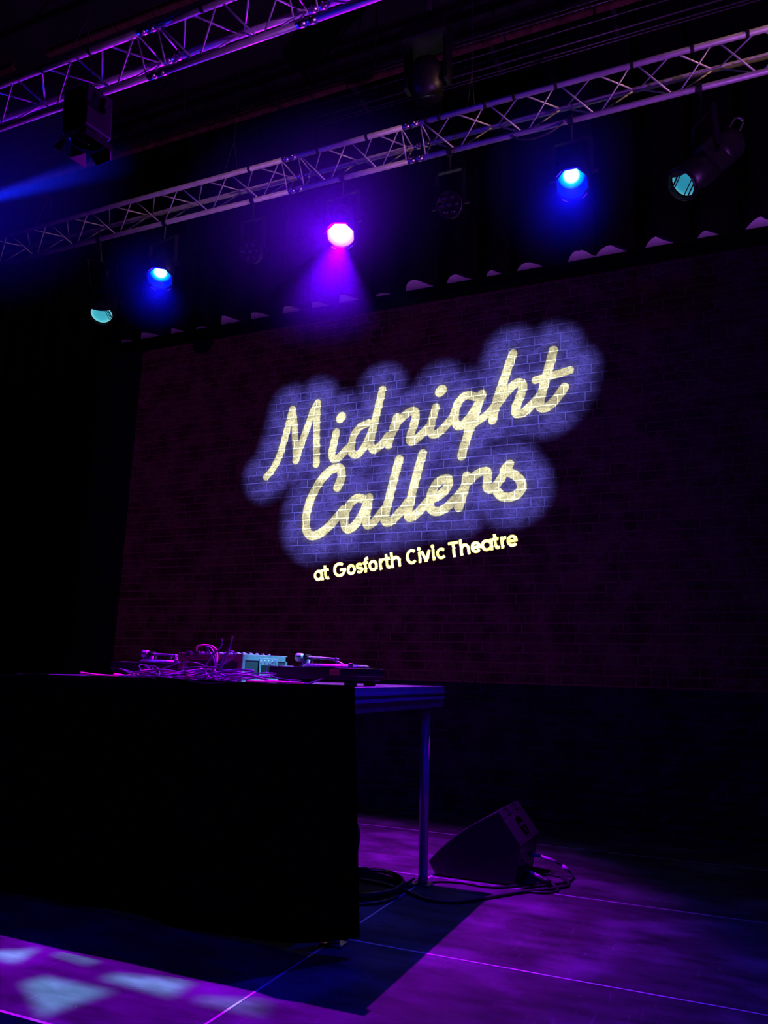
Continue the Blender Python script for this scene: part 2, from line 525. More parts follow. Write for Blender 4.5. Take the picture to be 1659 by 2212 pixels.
def brick_material():
    m = bpy.data.materials.new("rock_faced_dark_brick")
    m.use_nodes = True
    nt = m.node_tree
    b = nt.nodes["Principled BSDF"]
    b.inputs["Roughness"].default_value = 0.85
    b.inputs["Specular IOR Level"].default_value = 0.15
    g = nt.nodes.new("ShaderNodeNewGeometry")
    n1 = nt.nodes.new("ShaderNodeTexNoise"); n1.inputs["Scale"].default_value = 6.5; n1.inputs["Detail"].default_value = 1
    n2 = nt.nodes.new("ShaderNodeTexNoise"); n2.inputs["Scale"].default_value = 70; n2.inputs["Detail"].default_value = 3
    nt.links.new(g.outputs["Position"], n1.inputs["Vector"]); nt.links.new(g.outputs["Position"], n2.inputs["Vector"])
    r1 = nt.nodes.new("ShaderNodeValToRGB")
    r1.color_ramp.elements[0].position = .33; r1.color_ramp.elements[0].color = (0.050, 0.043, 0.043, 1)
    r1.color_ramp.elements[1].position = .68; r1.color_ramp.elements[1].color = (0.122, 0.112, 0.108, 1)
    nt.links.new(n1.outputs[0], r1.inputs[0])
    r2 = nt.nodes.new("ShaderNodeValToRGB")
    r2.color_ramp.elements[0].position = .30; r2.color_ramp.elements[0].color = (0.72, 0.72, 0.72, 1)
    r2.color_ramp.elements[1].position = .62; r2.color_ramp.elements[1].color = (1.12, 1.12, 1.12, 1)
    nt.links.new(n2.outputs[0], r2.inputs[0])
    mx = nt.nodes.new("ShaderNodeMix"); mx.data_type = 'RGBA'; mx.blend_type = 'MULTIPLY'
    mx.inputs[0].default_value = 1.0
    nt.links.new(r1.outputs[0], mx.inputs[6]); nt.links.new(r2.outputs[0], mx.inputs[7])
    # dark crack lines painted into the colour, in place of relief shade
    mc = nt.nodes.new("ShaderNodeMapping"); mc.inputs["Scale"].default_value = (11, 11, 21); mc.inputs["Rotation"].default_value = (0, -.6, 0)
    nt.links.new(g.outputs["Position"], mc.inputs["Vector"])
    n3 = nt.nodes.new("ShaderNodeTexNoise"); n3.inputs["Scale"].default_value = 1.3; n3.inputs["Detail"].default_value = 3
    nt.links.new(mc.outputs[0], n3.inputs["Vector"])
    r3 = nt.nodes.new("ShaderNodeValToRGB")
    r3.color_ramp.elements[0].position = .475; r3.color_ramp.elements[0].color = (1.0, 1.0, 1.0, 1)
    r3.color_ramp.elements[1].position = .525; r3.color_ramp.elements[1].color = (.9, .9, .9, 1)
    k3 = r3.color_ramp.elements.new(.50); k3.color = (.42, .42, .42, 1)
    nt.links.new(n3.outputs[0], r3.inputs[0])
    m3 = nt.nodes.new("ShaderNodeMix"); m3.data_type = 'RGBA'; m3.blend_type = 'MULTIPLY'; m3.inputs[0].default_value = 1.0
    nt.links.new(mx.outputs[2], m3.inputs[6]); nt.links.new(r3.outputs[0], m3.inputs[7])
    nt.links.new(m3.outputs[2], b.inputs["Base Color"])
    # hewn relief: stretched noise with sharp ridges
    mp = nt.nodes.new("ShaderNodeMapping"); mp.inputs["Scale"].default_value = (9, 9, 19); mp.inputs["Rotation"].default_value = (0, .45, 0)
    nt.links.new(g.outputs["Position"], mp.inputs["Vector"])
    vo = nt.nodes.new("ShaderNodeTexNoise"); vo.noise_type = 'RIDGED_MULTIFRACTAL'; vo.inputs["Scale"].default_value = 1.1; vo.inputs["Detail"].default_value = 3
    nt.links.new(mp.outputs[0], vo.inputs["Vector"])
    bp = nt.nodes.new("ShaderNodeBump"); bp.inputs["Strength"].default_value = 1.0; bp.inputs["Distance"].default_value = 0.022
    nt.links.new(vo.outputs[0], bp.inputs["Height"])
    nt.links.new(bp.outputs[0], b.inputs["Normal"])
    return m


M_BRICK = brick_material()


def deck_material():
    m = bpy.data.materials.new("scuffed_black_stage_ply")
    m.use_nodes = True
    nt = m.node_tree
    b = nt.nodes["Principled BSDF"]
    b.inputs["Specular IOR Level"].default_value = 0.07
    g = nt.nodes.new("ShaderNodeNewGeometry")
    def noise(scale, detail, stretch=None, ridged=False):
        n = nt.nodes.new("ShaderNodeTexNoise"); n.inputs["Scale"].default_value = scale; n.inputs["Detail"].default_value = detail
        if ridged:
            n.noise_type = 'RIDGED_MULTIFRACTAL'
        if stretch:
            mp = nt.nodes.new("ShaderNodeMapping"); mp.inputs["Scale"].default_value = stretch[:3]; mp.inputs["Rotation"].default_value = (0, 0, stretch[3])
            nt.links.new(g.outputs["Position"], mp.inputs["Vector"]); nt.links.new(mp.outputs[0], n.inputs["Vector"])
        else:
            nt.links.new(g.outputs["Position"], n.inputs["Vector"])
        return n.outputs[0]
    def ramp(s, p0, p1, c0, c1):
        r = nt.nodes.new("ShaderNodeValToRGB")
        r.color_ramp.elements[0].position = p0; r.color_ramp.elements[1].position = p1
        r.color_ramp.elements[0].color = (*c0, 1); r.color_ramp.elements[1].color = (*c1, 1)
        nt.links.new(s, r.inputs[0])
        return r.outputs[0]
    def add(a, c):
        mx = nt.nodes.new("ShaderNodeMix"); mx.data_type = 'RGBA'; mx.blend_type = 'ADD'; mx.inputs[0].default_value = 1.0
        nt.links.new(a, mx.inputs[6]); nt.links.new(c, mx.inputs[7])
        return mx.outputs[2]
    grain = ramp(noise(5.0, 10, (1.0, 3.2, 1, 0.0)), .30, .70, (0.022, 0.021, 0.021), (0.070, 0.068, 0.068))
    dust = ramp(noise(2.6, 10, (1, 1.5, 1, 0.35)), .50, .72, (0, 0, 0), (0.085, 0.092, 0.096))
    fleck = ramp(noise(30, 2), .74, .78, (0, 0, 0), (0.12, 0.12, 0.12))
    scr = ramp(noise(60, 2, (1, .09, 1, 0.7)), .68, .74, (0, 0, 0), (0.035, 0.035, 0.035))
    scr2 = ramp(noise(48, 2, (1, .10, 1, -0.45)), .68, .74, (0, 0, 0), (0.03, 0.03, 0.03))
    c = add(add(add(add(grain, dust), scr), scr2), fleck)
    nt.links.new(c, b.inputs["Base Color"])
    ro = ramp(noise(4, 5), .3, .7, (.5, .5, .5), (.7, .7, .7))
    nt.links.new(ro, b.inputs["Roughness"])
    bp = nt.nodes.new("ShaderNodeBump"); bp.inputs["Strength"].default_value = .12; bp.inputs["Distance"].default_value = .004
    nt.links.new(noise(40, 4, (1, 5, 1, 0)), bp.inputs["Height"])
    nt.links.new(bp.outputs[0], b.inputs["Normal"])
    return m


M_DECK = deck_material()

# ------------------------------------------------------------------ room shell
struct("wall_left", bx(-9.2, -9.0, -5.0, YW + .3, -0.9, 6.2), M_BLACK, "black painted side wall of the stage")
struct("wall_right", bx(5.6, 5.8, -5.0, YW + .3, -0.9, 6.2), M_BLACK, "black painted side wall on the right")
struct("ceiling", bx(-9.2, 5.8, -5.0, YW + .3, 6.2, 6.4), M_BLACK, "black painted theatre ceiling above the lighting rig")
ground = struct("ground", bx(-9.2, 5.8, -5.0, 1.76, -1.0, -0.9), M_BLACK, "dark auditorium floor in front of the stage")

M_EDGE = mat("worn_aluminium_deck_edge", (0.78, 0.78, 0.80), 0.5, 0.25, noise=(9, (0.5, 0.5, 0.52)))
# stage floor: modular decks with aluminium edges
floor = struct("floor", bx(-9.0, 5.6, 1.827, YW, -0.90, -0.034), M_BLACK, "modular stage floor of scuffed black decks")
xs_ = [-9.0, -7.39, -5.39, -3.39, -1.39, 0.61, 2.61, 5.6]
ys_ = [1.826, 2.842, 3.852, 4.884, YW]
g = 0.0006
for i in range(len(xs_) - 1):
    for j in range(len(ys_) - 1):
        x0, x1, y0, y1 = xs_[i], xs_[i + 1], ys_[j], ys_[j + 1]
        e = 0.0035
        obj("deck_board", bx(x0 + g + e, x1 - g - e, y0 + g + e, y1 - g - e, -0.034, 0.0), M_DECK, floor)
        bm = bmesh.new()
        box(bm, x0 + g, x1 - g, y0 + g, y0 + g + e, -0.034, 0.0012)
        box(bm, x0 + g, x1 - g, y1 - g - e, y1 - g, -0.034, 0.0012)
        box(bm, x0 + g, x0 + g + e, y0 + g + e, y1 - g - e, -0.034, 0.0012)
        box(bm, x1 - g - e, x1 - g, y0 + g + e, y1 - g - e, -0.034, 0.0012)
        obj("deck_edge", bm, M_EDGE, floor)
struct("trim_1", bx(-9.0, 5.6, 1.8185, 1.8255, -0.07, 0.0015), M_EDGE, "aluminium edge rail along the stage front")

# back wall: mortar bed with rock-faced bricks standing proud of it
wall = struct("wall_back", bx(-9.0, 5.6, YW, YW + .25, -0.9, 6.2), M_MORTAR, "dark rock-faced brick back wall of the stage carrying the projected lettering")
CH = 0.0715
JT = 0.0095
rb = random.Random(11)


def brick_mesh(w, seed):
    r = random.Random(seed)
    h = CH - JT
    nx, nz = (5, 3) if w > .14 else (3, 3)
    bm = bmesh.new()
    G = []
    for j in range(nz + 1):
        row = []
        for i in range(nx + 1):
            edge = i in (0, nx) or j in (0, nz)
            x = -w / 2 + w * i / nx
            z = -h / 2 + h * j / nz
            if edge:
                y = -0.0045 + r.uniform(-.001, .001)
                x += r.uniform(-.0015, .0015) * (1 if 0 < i < nx else .6); z += r.uniform(-.0012, .0012)
            else:
                y = -0.0075 - r.uniform(0, .0055)
                x += r.uniform(-.008, .008); z += r.uniform(-.006, .006)
            row.append(bm.verts.new((x, y, z)))
        G.append(row)
    for j in range(nz):
        for i in range(nx):
            bm.faces.new((G[j][i], G[j][i + 1], G[j + 1][i + 1], G[j + 1][i]))
    rim = [G[0][i] for i in range(nx + 1)] + [G[j][nx] for j in range(1, nz + 1)] + [G[nz][i] for i in range(nx - 1, -1, -1)] + [G[j][0] for j in range(nz - 1, 0, -1)]
    back = [bm.verts.new((v.co.x, 0.004, v.co.z)) for v in rim]
    for k in range(len(rim)):
        q = (k + 1) % len(rim)
        bm.faces.new((rim[q], rim[k], back[k], back[q]))
    me = bpy.data.meshes.new("brick")
    bm.normal_update()
    bm.to_mesh(me)
    bm.free()
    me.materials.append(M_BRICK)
    return me


WS, WH = 0.203 - JT, 0.1015 - JT
stretchers = [brick_mesh(WS, 100 + i) for i in range(10)]
headers = [brick_mesh(WH, 200 + i) for i in range(6)]
layout = []
BX0, BX1, BZ1 = -6.0, 2.2, 4.9
row = 0
z = CH / 2
while z < BZ1:
    x = BX0 - rb.uniform(0, .2)
    while x < BX1:
        head = rb.random() < .30
        w = 0.1015 if head else 0.203
        layout.append((x + w / 2, z, head, rb.randrange(6 if head else 10)))
        x += w
    z += CH
    row += 1
lit = sorted(layout, key=lambda b: ((b[0] + 2.30) / 1.55) ** 2 + ((b[1] - 2.75 - 0.16 * (b[0] + 2.3)) / .78) ** 2)
own = set(id(b) for b in lit[:300])
vs_all, fs_all, off = [], [], 0
cache = {}
for b in layout:
    me = (headers if b[2] else stretchers)[b[3]]
    if id(b) in own:
        o = bpy.data.objects.new("brick", me)
        COL.objects.link(o)
        o.parent = wall
        o.location = (b[0], YW, b[1])
    else:
        if me.name not in cache:
            co = np.empty(len(me.vertices) * 3, np.float64); me.vertices.foreach_get("co", co)
            cache[me.name] = (co.reshape(-1, 3), [tuple(p.vertices) for p in me.polygons])
        co, fs = cache[me.name]
        vs_all.append(co + np.array([b[0], YW, b[1]]))
        fs_all += [tuple(i + off for i in f) for f in fs]
        off += len(co)
me = bpy.data.meshes.new("outer_brickwork")
me.from_pydata(np.concatenate(vs_all).tolist(), [], fs_all)
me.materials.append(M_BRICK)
ob = bpy.data.objects.new("outer_brickwork", me)
COL.objects.link(ob)
ob.parent = wall
ob["kind"] = "stuff"
ob["label"] = "unlit dark bricks around the projected lettering"

# pale roller case of the screen above the brickwork, half hidden by a pleated border
M_CASE = mat("pale_roller_case", (0.85, 0.82, 0.85), 0.6, spec=0.3, noise=(9, (0.74, 0.7, 0.74)))
M_TRIMBLK = mat("black_strip", (0.008, 0.008, 0.009), 0.7, spec=0.2)
rc = thing("screen_roller_case", "pale screen roller case above the brick wall, seen under the pleated border", "screen case", (-1.9, 5.50, 4.09))
bm = bmesh.new()
box(bm, -3.42, 3.6, 0.0, 0.07, 0.012, 0.36, .004)
obj("case_body", bm, M_CASE, rc)
obj("bottom_strip", bx(-3.46, 3.64, -0.006, 0.08, -0.075, 0.010, .003), M_TRIMBLK, rc)  # near-black strip along the lower edge of the case
for x in (-3.44, 3.62):
    obj("end_cap", bx(x - .02, x + .02, -.004, .078, -.02, .365, .004), M_TRIMBLK, rc)

LOBES = [(-5.274, -5.046, 0.055), (-4.968, -4.72, 0.103), (-4.591, -4.448, 0.09), (-4.301, -4.178, 0.028), (-4.021, -3.807, 0.138), (-3.715, -3.518, 0.097), (-3.372, -3.178, 0.103), (-3.097, -2.922, 0.09), (-2.826, -2.64, 0.124), (-2.487, -2.358, 0.034), (-2.215, -1.975, 0.145), (-1.862, -1.663, 0.11), (-1.539, -1.41, 0.076), (-1.294, -1.109, 0.09), (-0.907, -0.725, 0.131), (-0.705, -0.485, 0.117), (-0.358, -0.176, 0.124), (-0.011, 0.12, 0.083), (0.298, 0.50, 0.131), (0.66, 0.86, .1), (1.02, 1.25, .12), (1.4, 1.6, .1), (1.8, 2.0, .12)]
# half-width slack so that the fold and not its shoulder bounds the opening
bounds = [-6.2]
vals = []
prev = -6.2
segs = []
for a, b, h in LOBES:
    segs.append((prev, a, -0.07 if a - prev > .05 else 0.02))
    segs.append((a, b, h))
    prev = b
segs.append((prev, 2.4, -.05))


def fold(x):
    for a, b, h in segs:
        if a <= x <= b:
            t = (x - a) / (b - a)
            s = math.sin(PI * t)
            return h * (s ** .75 if h > 0 else s)
    return 0.0


bm = bmesh.new()
NF = 620
Y0B, HEMZ = 5.35, 4.024
rows_ = [(HEMZ, 1.0), (4.25, 1.0), (4.7, .9), (6.12, .7)]
prevrow = None
for zz, k in rows_:
    cur = []
    for i in range(NF + 1):
        x = -6.2 + 8.6 * i / NF
        cur.append(bm.verts.new((x, Y0B - fold(x) * k, zz)))
    if prevrow:
        for i in range(NF):
            bm.faces.new((prevrow[i], prevrow[i + 1], cur[i + 1], cur[i]))
    prevrow = cur
bmesh.ops.solidify(bm, geom=bm.faces[:], thickness=0.006)
bd = thing("border_curtain", "black pleated border curtain hanging across the top of the brick wall", "curtain", (0, 0, 0))
obj("pleated_cloth", bm, M_CLOTH, bd, True)
obj("border_pipe", rd((-6.3, 5.33, 6.15), (2.5, 5.33, 6.15), .022, 10), M_BLACK, bd)


def leg_drape(name, label, x0, x1, y, nf, amp, ph):
    bm = bmesh.new()
    N = 260
    prev = None
    for zz, k in ((0.012, 1.15), (1.5, 1.0), (6.1, .75)):
        cur = []
        for i in range(N + 1):
            t = i / N
            f = amp * k * (math.sin(2 * PI * nf * t + ph + .8 * math.sin(5 * t)) + .35 * math.sin(2 * PI * nf * 2.3 * t))
            cur.append(bm.verts.new((x0 + (x1 - x0) * t, y + f, zz)))
        if prev:
            for i in range(N):
                bm.faces.new((prev[i], prev[i + 1], cur[i + 1], cur[i]))
        prev = cur
    bmesh.ops.solidify(bm, geom=bm.faces[:], thickness=0.006)
    d = thing(name, label, "curtain", ((x0 + x1) / 2, y, 0))
    o = obj("pleated_cloth", bm, M_CLOTH, d, True)
    o.matrix_parent_inverse = Matrix.Translation((-(x0 + x1) / 2, -y, 0))
    p = obj("curtain_pipe", rd((x0 - .05, y, 6.14), (x1 + .05, y, 6.14), .022, 10), M_BLACK, d)
    p.matrix_parent_inverse = Matrix.Translation((-(x0 + x1) / 2, -y, 0))


leg_drape("leg_curtain", "black pleated leg curtain masking the left end of the brick wall", -8.4, -5.12, 5.10, 13, .045, .4)

# ------------------------------------------------------------------ lighting trusses
TS = 0.192
TR = 0.0163


def place_rod(src, parent, a, b, L0):
    a = Vector(a); b = Vector(b)
    c = src.copy()
    COL.objects.link(c)
    c.parent = parent
    d = b - a
    c.matrix_local = Matrix.Translation(a) @ frame_of(d) @ Matrix.Diagonal((1, 1, d.length / L0, 1))
    return c


def truss(label, Y0, zb, sections, bands):
    t = thing("lighting_truss", label, "truss", (sections[0][0], Y0, zb), group="overhead lighting trusses")
    X0 = sections[0][0]
    tf = (-TS / 2, .866 * TS); tb = (TS / 2, .866 * TS); bo = (0, 0)
    brace0 = obj("brace", rd((0, 0, 0), (0, 0, .25), .0048, 6), M_ALU, None, True)
    first = [True]

    def brace(a, b):
        if first[0]:
            first[0] = False
            brace0.parent = t
            d = Vector(b) - Vector(a)
            brace0.matrix_local = Matrix.Translation(a) @ frame_of(d) @ Matrix.Diagonal((1, 1, d.length / .25, 1))
        else:
            place_rod(brace0, t, a, b, .25)

    for x0, x1, n, start_top in sections:
        x0 -= X0; x1 -= X0
        for yy, zz in (tf, tb, bo):
            o = obj("chord", rd((x0 + .004, yy, zz), (x1 - .004, yy, zz), TR, 16), M_ALU, t, True)
            for xe, dx in ((x0, 1), (x1, -1)):
                bm = bmesh.new()
                rod(bm, (xe + dx * .004, yy, zz), (xe + dx * .05, yy, zz), TR + .0022, 16)
                rod(bm, (xe + dx * .027, yy - .024, zz), (xe + dx * .027, yy + .024, zz), .0045, 8)
                obj("coupler", bm, M_STEEL, t, True)
        a, b = x0 + .062, x1 - .062
        for P, Q in ((tf, bo), (tb, bo), (tf, tb)):
            for xe in (a, b):
                brace((xe, *P), (xe, *Q))
            for k in range(n):
                xa = a + (b - a) * k / n + .012; xb = a + (b - a) * (k + 1) / n - .012
                up = (k % 2 == 0) == start_top
                if P is tf and Q is tb:
                    up = not up
                brace((xa, *(P if up else Q)), (xb, *(Q if up else P)))
    for x in bands:
        obj("tape_band", lt([(TR + .0015, -.009), (TR + .0022, -.006), (TR + .0022, .006), (TR + .0015, .009)], 14, Matrix.Translation((x - X0, tf[0], tf[1])) @ frame_of((1, 0, 0))), M_TAPE, t)
    for x in (-4.6, -2.9, -1.2, .9):
        bm = bmesh.new()
        rod(bm, (x - X0, tf[0], tf[1]), (x - X0, 0, .5), .002, 6)
        rod(bm, (x - X0, tb[0], tb[1]), (x - X0, 0, .5), .002, 6)
        rod(bm, (x - X0, 0, .5), (x - X0, 0, 6.2 - zb), .002, 6)
        obj("hanging_wire", bm, M_BLACK, t)
    return t


SEC = [(-5.339, -2.385, 14, True), (-2.385, -1.55, 4, True), (-1.55, 1.405, 14, True)]
truss("aluminium lighting truss nearer the brick wall, with the glowing par cans hung beneath", 3.851, 4.026, SEC, (-2.69, -2.18, -1.84, -1.45, -1.37, -1.09, -.92, -.685, -.28, .02, .28))
truss("aluminium lighting truss nearer the audience, cut by the top left of the view", 2.515, 3.806, SEC, (-3.06, -2.74, -2.06, -1.76))


# ------------------------------------------------------------------ lanterns
def lens_material(name, hot, mid, rim, strength, centre=(0, .045), span=.085):
    m = bpy.data.materials.new(name)
    m.use_nodes = True
    nt = m.node_tree
    for n in list(nt.nodes):
        nt.nodes.remove(n)
    out = nt.nodes.new("ShaderNodeOutputMaterial")
    em = nt.nodes.new("ShaderNodeEmission")
    tc = nt.nodes.new("ShaderNodeTexCoord")
    mp = nt.nodes.new("ShaderNodeMapping")
    mp.inputs["Location"].default_value = (-centre[0], -centre[1], 0)
    mp.inputs["Scale"].default_value = (1, 1, 0)
    nt.links.new(tc.outputs["Object"], mp.inputs["Vector"])
    ln = nt.nodes.new("ShaderNodeVectorMath"); ln.operation = 'LENGTH'
    nt.links.new(mp.outputs[0], ln.inputs[0])
    ml = nt.nodes.new("ShaderNodeMath"); ml.operation = 'DIVIDE'
    nt.links.new(ln.outputs["Value"], ml.inputs[0]); ml.inputs[1].default_value = span
    rp = nt.nodes.new("ShaderNodeValToRGB")
    e = rp.color_ramp.elements
    e[0].position = .32; e[0].color = (*hot, 1)
    e[1].position = 1.0; e[1].color = (*rim, 1)
    k = e.new(.62); k.color = (*mid, 1)
    nt.links.new(ml.outputs[0], rp.inputs[0])
    nt.links.new(rp.outputs[0], em.inputs[0])
    em.inputs[1].default_value = strength
    nt.links.new(em.outputs[0], out.inputs[0])
    m.cycles.emission_sampling = 'NONE'
    return m


def hang(root, inv, pivot, side, top, half):
    """U-shaped yoke and hook clamp in world coordinates, from a pivot up to a chord"""
    p = Vector(pivot); s = Vector(side).normalized(); top = Vector(top)
    up = (top - p)
    a = p + s * half; b = p - s * half
    a2 = a + up * .62; b2 = b + up * .62
    bm = bmesh.new()
    for q0, q1 in ((a, a2), (b, b2), (a2, b2)):
        d = (q1 - q0)
        M = Matrix.Translation(q0) @ frame_of(d)
        box(bm, -.012, .012, -.0025, .0025, -.003, d.length + .003, 0, M)
    obj("yoke", bm, M_LAMP, root).matrix_parent_inverse = inv
    bm = bmesh.new()
    rod(bm, (a2 + b2) / 2, top - up.normalized() * .018, .007, 8)
    lathe(bm, [(.0215, -.014), (.0215, .014), (.029, .014), (.029, -.014), (.0215, -.014)], 16, Matrix.Translation(top) @ frame_of((1, 0, 0)), False)
    obj("hook_clamp", bm, M_LAMP, root).matrix_parent_inverse = inv
    for q, sg in ((a, 1), (b, -1)):
        obj("locking_knob", rd(q, q + s * .03 * sg, .012, 10), M_LAMP, root).matrix_parent_inverse = inv


GLOW_SHARE = 0.10


def par_can(label, lens, target, lens_m, col, power, angle, chord, aim_light=None):
    L = Vector(lens)
    d = (Vector(target) - L).normalized()
    r = thing("par_can", label, "stage light", L, group="par cans hung under the rear truss")
    q = d.to_track_quat('Z', 'Y')
    r.rotation_mode = 'QUATERNION'
    r.rotation_quaternion = q
    MW = Matrix.Translation(L) @ q.to_matrix().to_4x4() @ Matrix.Scale(.93, 4)
    inv = MW.inverted()
    r.scale = (.93, .93, .93)
    obj("can_body", lt([(.093, .0), (.0965, .0), (.0955, -.17), (.080, -.20), (.074, -.27), (.052, -.31), (0.0, -.312)], 32, None, False), M_LAMP, r, True)
    obj("reflector", lt([(.093, -.001), (.0925, -.014), (.092, -.03), (.0915, -.03)], 32, None, False), M_LAMP, r, True)
    obj("lens", lt([(.0, -.006), (.05, -.009), (.0925, -.014)], 32, None, False), lens_m, r, True)
    bm = bmesh.new()
    lathe(bm, [(.094, .001), (.104, .001), (.104, .006), (.094, .006), (.094, .001)], 8, Matrix.Rotation(PI / 8, 4, 'Z'), False)
    obj("gel_frame", bm, M_LAMP, r)
    for a in (-.9, -2.1, 2.3):
        M = Matrix.Rotation(a, 4, 'Z') @ Matrix.Translation((.102, 0, .008))
        obj("frame_clip", bx(-.002, .002, -.020, .020, -.010, .006, .0008, M), M_ALU, r)
    side = Vector((1, 0, 0)) if abs(d.x) < .9 else Vector((0, 1, 0))
    side = (side - d * side.dot(d)).normalized()
    hang(r, inv, L - d * .11, side, chord, .104)
    lp = L + d * .02
    spot("par_beam", lp, aim_light or (L + d), col, power, angle, .85, .012)
    spot("glow_fill", L + d * .05, L + d * .05 + Vector((0, -1, -.12)), col, power * GLOW_SHARE, 172, .5, .008)  # second light added to each can for its glow, turned from the wall
    return r


LM_MAG = lens_material("magenta_gel_lens", (1, .95, 1), (1, .30, 1), (.32, .0, .32), 3.0, (0, .018), .118)
LM_BLU = lens_material("blue_gel_lens", (.75, 1, 1), (.0, .30, .85), (.0, .004, .30), 2.6, (0, .047), .080)
par_can("par can glowing magenta and pink under the rear truss", (-2.042, 3.851, 3.625), (-1.30, 2.05, 0), LM_MAG, MAG, 2150, 63, (-2.042, 3.851, 4.026), (-2.10, 3.25, 0))
par_can("par can glowing blue on the right under the rear truss", (-0.624, 3.851, 3.629), (-0.51, 1.856, 0.627), LM_BLU, BLUE, 320, 84, (-0.624, 3.851, 4.026))
par_can("par can glowing blue on the left under the rear truss", (-3.434, 3.851, 3.597), (-2.2, 2.2, 0), LM_BLU, BLUE, 300, 84, (-3.434, 3.851, 4.026))

M_CYLENS = lens_material("pale_cyan_lens", (.05, .40, .52), (.055, .45, .58), (.22, .78, .85), 1.0, (0, 0), .082)
M_CYLENS2 = lens_material("dim_cyan_lens", (.025, .27, .42), (.03, .30, .46), (.12, .52, .68), 0.9, (0, 0), .08)


def profile_spot(label, lens, back, lens_m, chord, bars, dark_arc):
    L = Vector(lens); B = Vector(back)
    d = (L - B).normalized()
    r = thing("profile_spot", label, "stage light", L, group="profile spots under the rear truss")
    q = d.to_track_quat('Z', 'Y')
    r.rotation_mode = 'QUATERNION'
    r.rotation_quaternion = q
    inv = (Matrix.Translation(L) @ q.to_matrix().to_4x4()).inverted()
    obj("lens_tube", lt([(.074, .012), (.080, .012), (.080, -.17), (.070, -.18)], 28, None, False), M_LAMP, r, True)
    obj("lens", lt([(.0, -.010), (.05, -.013), (.0742, -.018)], 32, None, False), lens_m, r, True)
    bm = bmesh.new()
    box(bm, -.085, .085, -.085, .085, -.26, -.165, .008)
    obj("shutter_gate", bm, M_LAMP, r)
    obj("lamp_house", lt([(.078, -.26), (.088, -.29), (.088, -.40), (.060, -.44), (.0, -.445)], 20), M_LAMP, r, True)
    bm = bmesh.new()
    lathe(bm, [(.085, .0), (.093, .0), (.093, .006), (.085, .006), (.085, 0)], 28, None, False)
    obj("gel_runner", bm, M_LAMP, r, True)
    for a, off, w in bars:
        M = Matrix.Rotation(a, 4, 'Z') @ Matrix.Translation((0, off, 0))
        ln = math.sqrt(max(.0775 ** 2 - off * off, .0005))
        obj("reflection_bar", bx(-ln, ln, -w, w, .002, .007, 0, M), M_LAMP, r)  # black bars standing in for reflected stripes on the lens
    if dark_arc:
        a, off = dark_arc
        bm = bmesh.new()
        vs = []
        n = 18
        # segment plate standing in for shade across the lens, with a curved lower edge
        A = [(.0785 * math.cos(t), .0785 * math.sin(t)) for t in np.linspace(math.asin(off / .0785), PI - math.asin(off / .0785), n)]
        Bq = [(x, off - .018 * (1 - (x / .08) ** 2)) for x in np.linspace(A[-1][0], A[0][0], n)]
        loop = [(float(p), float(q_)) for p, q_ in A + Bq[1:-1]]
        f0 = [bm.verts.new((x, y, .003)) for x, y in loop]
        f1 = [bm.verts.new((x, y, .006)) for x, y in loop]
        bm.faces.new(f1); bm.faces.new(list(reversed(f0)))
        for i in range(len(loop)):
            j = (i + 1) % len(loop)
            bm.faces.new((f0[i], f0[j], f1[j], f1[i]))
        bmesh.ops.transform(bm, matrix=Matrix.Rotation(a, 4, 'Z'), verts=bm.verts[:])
        obj("shade_segment", bm, M_LAMP, r)
    side = d.cross(Vector((0, 0, 1))).normalized()
    hang(r, inv, L - d * .21, side, chord, .10)
    obj("handle", tube([L - d * .40 + Vector((0, -.02, .08)), L - d * .46 + Vector((0, -.03, .10)), L - d * .52 + Vector((0, -.02, .05)), L - d * .44], .006, 8), M_STEEL, r).matrix_parent_inverse = inv
    return r


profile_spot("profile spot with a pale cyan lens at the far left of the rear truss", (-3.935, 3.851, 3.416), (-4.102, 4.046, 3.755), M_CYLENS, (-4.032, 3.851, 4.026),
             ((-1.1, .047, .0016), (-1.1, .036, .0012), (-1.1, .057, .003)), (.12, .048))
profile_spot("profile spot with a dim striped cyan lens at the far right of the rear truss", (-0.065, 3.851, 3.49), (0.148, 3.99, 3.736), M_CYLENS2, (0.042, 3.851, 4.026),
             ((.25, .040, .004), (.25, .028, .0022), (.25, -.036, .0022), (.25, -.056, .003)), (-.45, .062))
spot("case_fill_cyan", (-0.07, 3.833, 3.472), (-1.93, 3.20, 1.0), (0.10, 0.62, 1.0), 1050, 10, .6, .02)  # narrow cyan light added to brighten the flight case

M_DOME = mat("clear_led_lens", (.012, .012, .012), .10, 0.0, .6)


def led_par(label, loc, target, chord):
    L = Vector(loc)
    d = (Vector(target) - L).normalized()
    r = thing("led_par", label, "stage light", L, group="unlit LED par lights")
    q = d.to_track_quat('Z', 'Y')
    r.rotation_mode = 'QUATERNION'
    r.rotation_quaternion = q
    inv = (Matrix.Translation(L) @ q.to_matrix().to_4x4()).inverted()
    obj("housing", lt([(.0, .0), (.070, .0), (.078, .006), (.078, -.05), (.060, -.10), (.0, -.105)], 24), M_LAMP, r, True)
    for k in range(7):
        a = k * PI / 3
        x, y = (0, 0) if k == 6 else (.046 * math.cos(a), .046 * math.sin(a))
        obj("led_lens", lt([(.018, .0), (.0165, .008), (.011, .014), (.0, .017)], 14, Matrix.Translation((x, y, .0))), M_DOME, r, True)
    hang(r, inv, L - d * .05, Vector((1, 0, 0)), chord, .085)


led_par("unlit LED par with small clear lenses between the magenta and right blue lights", (-1.336, 3.851, 3.671), (-1.114, 0.928, 2.112), (-1.336, 3.851, 4.026))
led_par("unlit LED par with small clear lenses left of the magenta light", (-2.71, 3.851, 3.653), (-2.042, 0.928, 2.112), (-2.71, 3.851, 4.026))



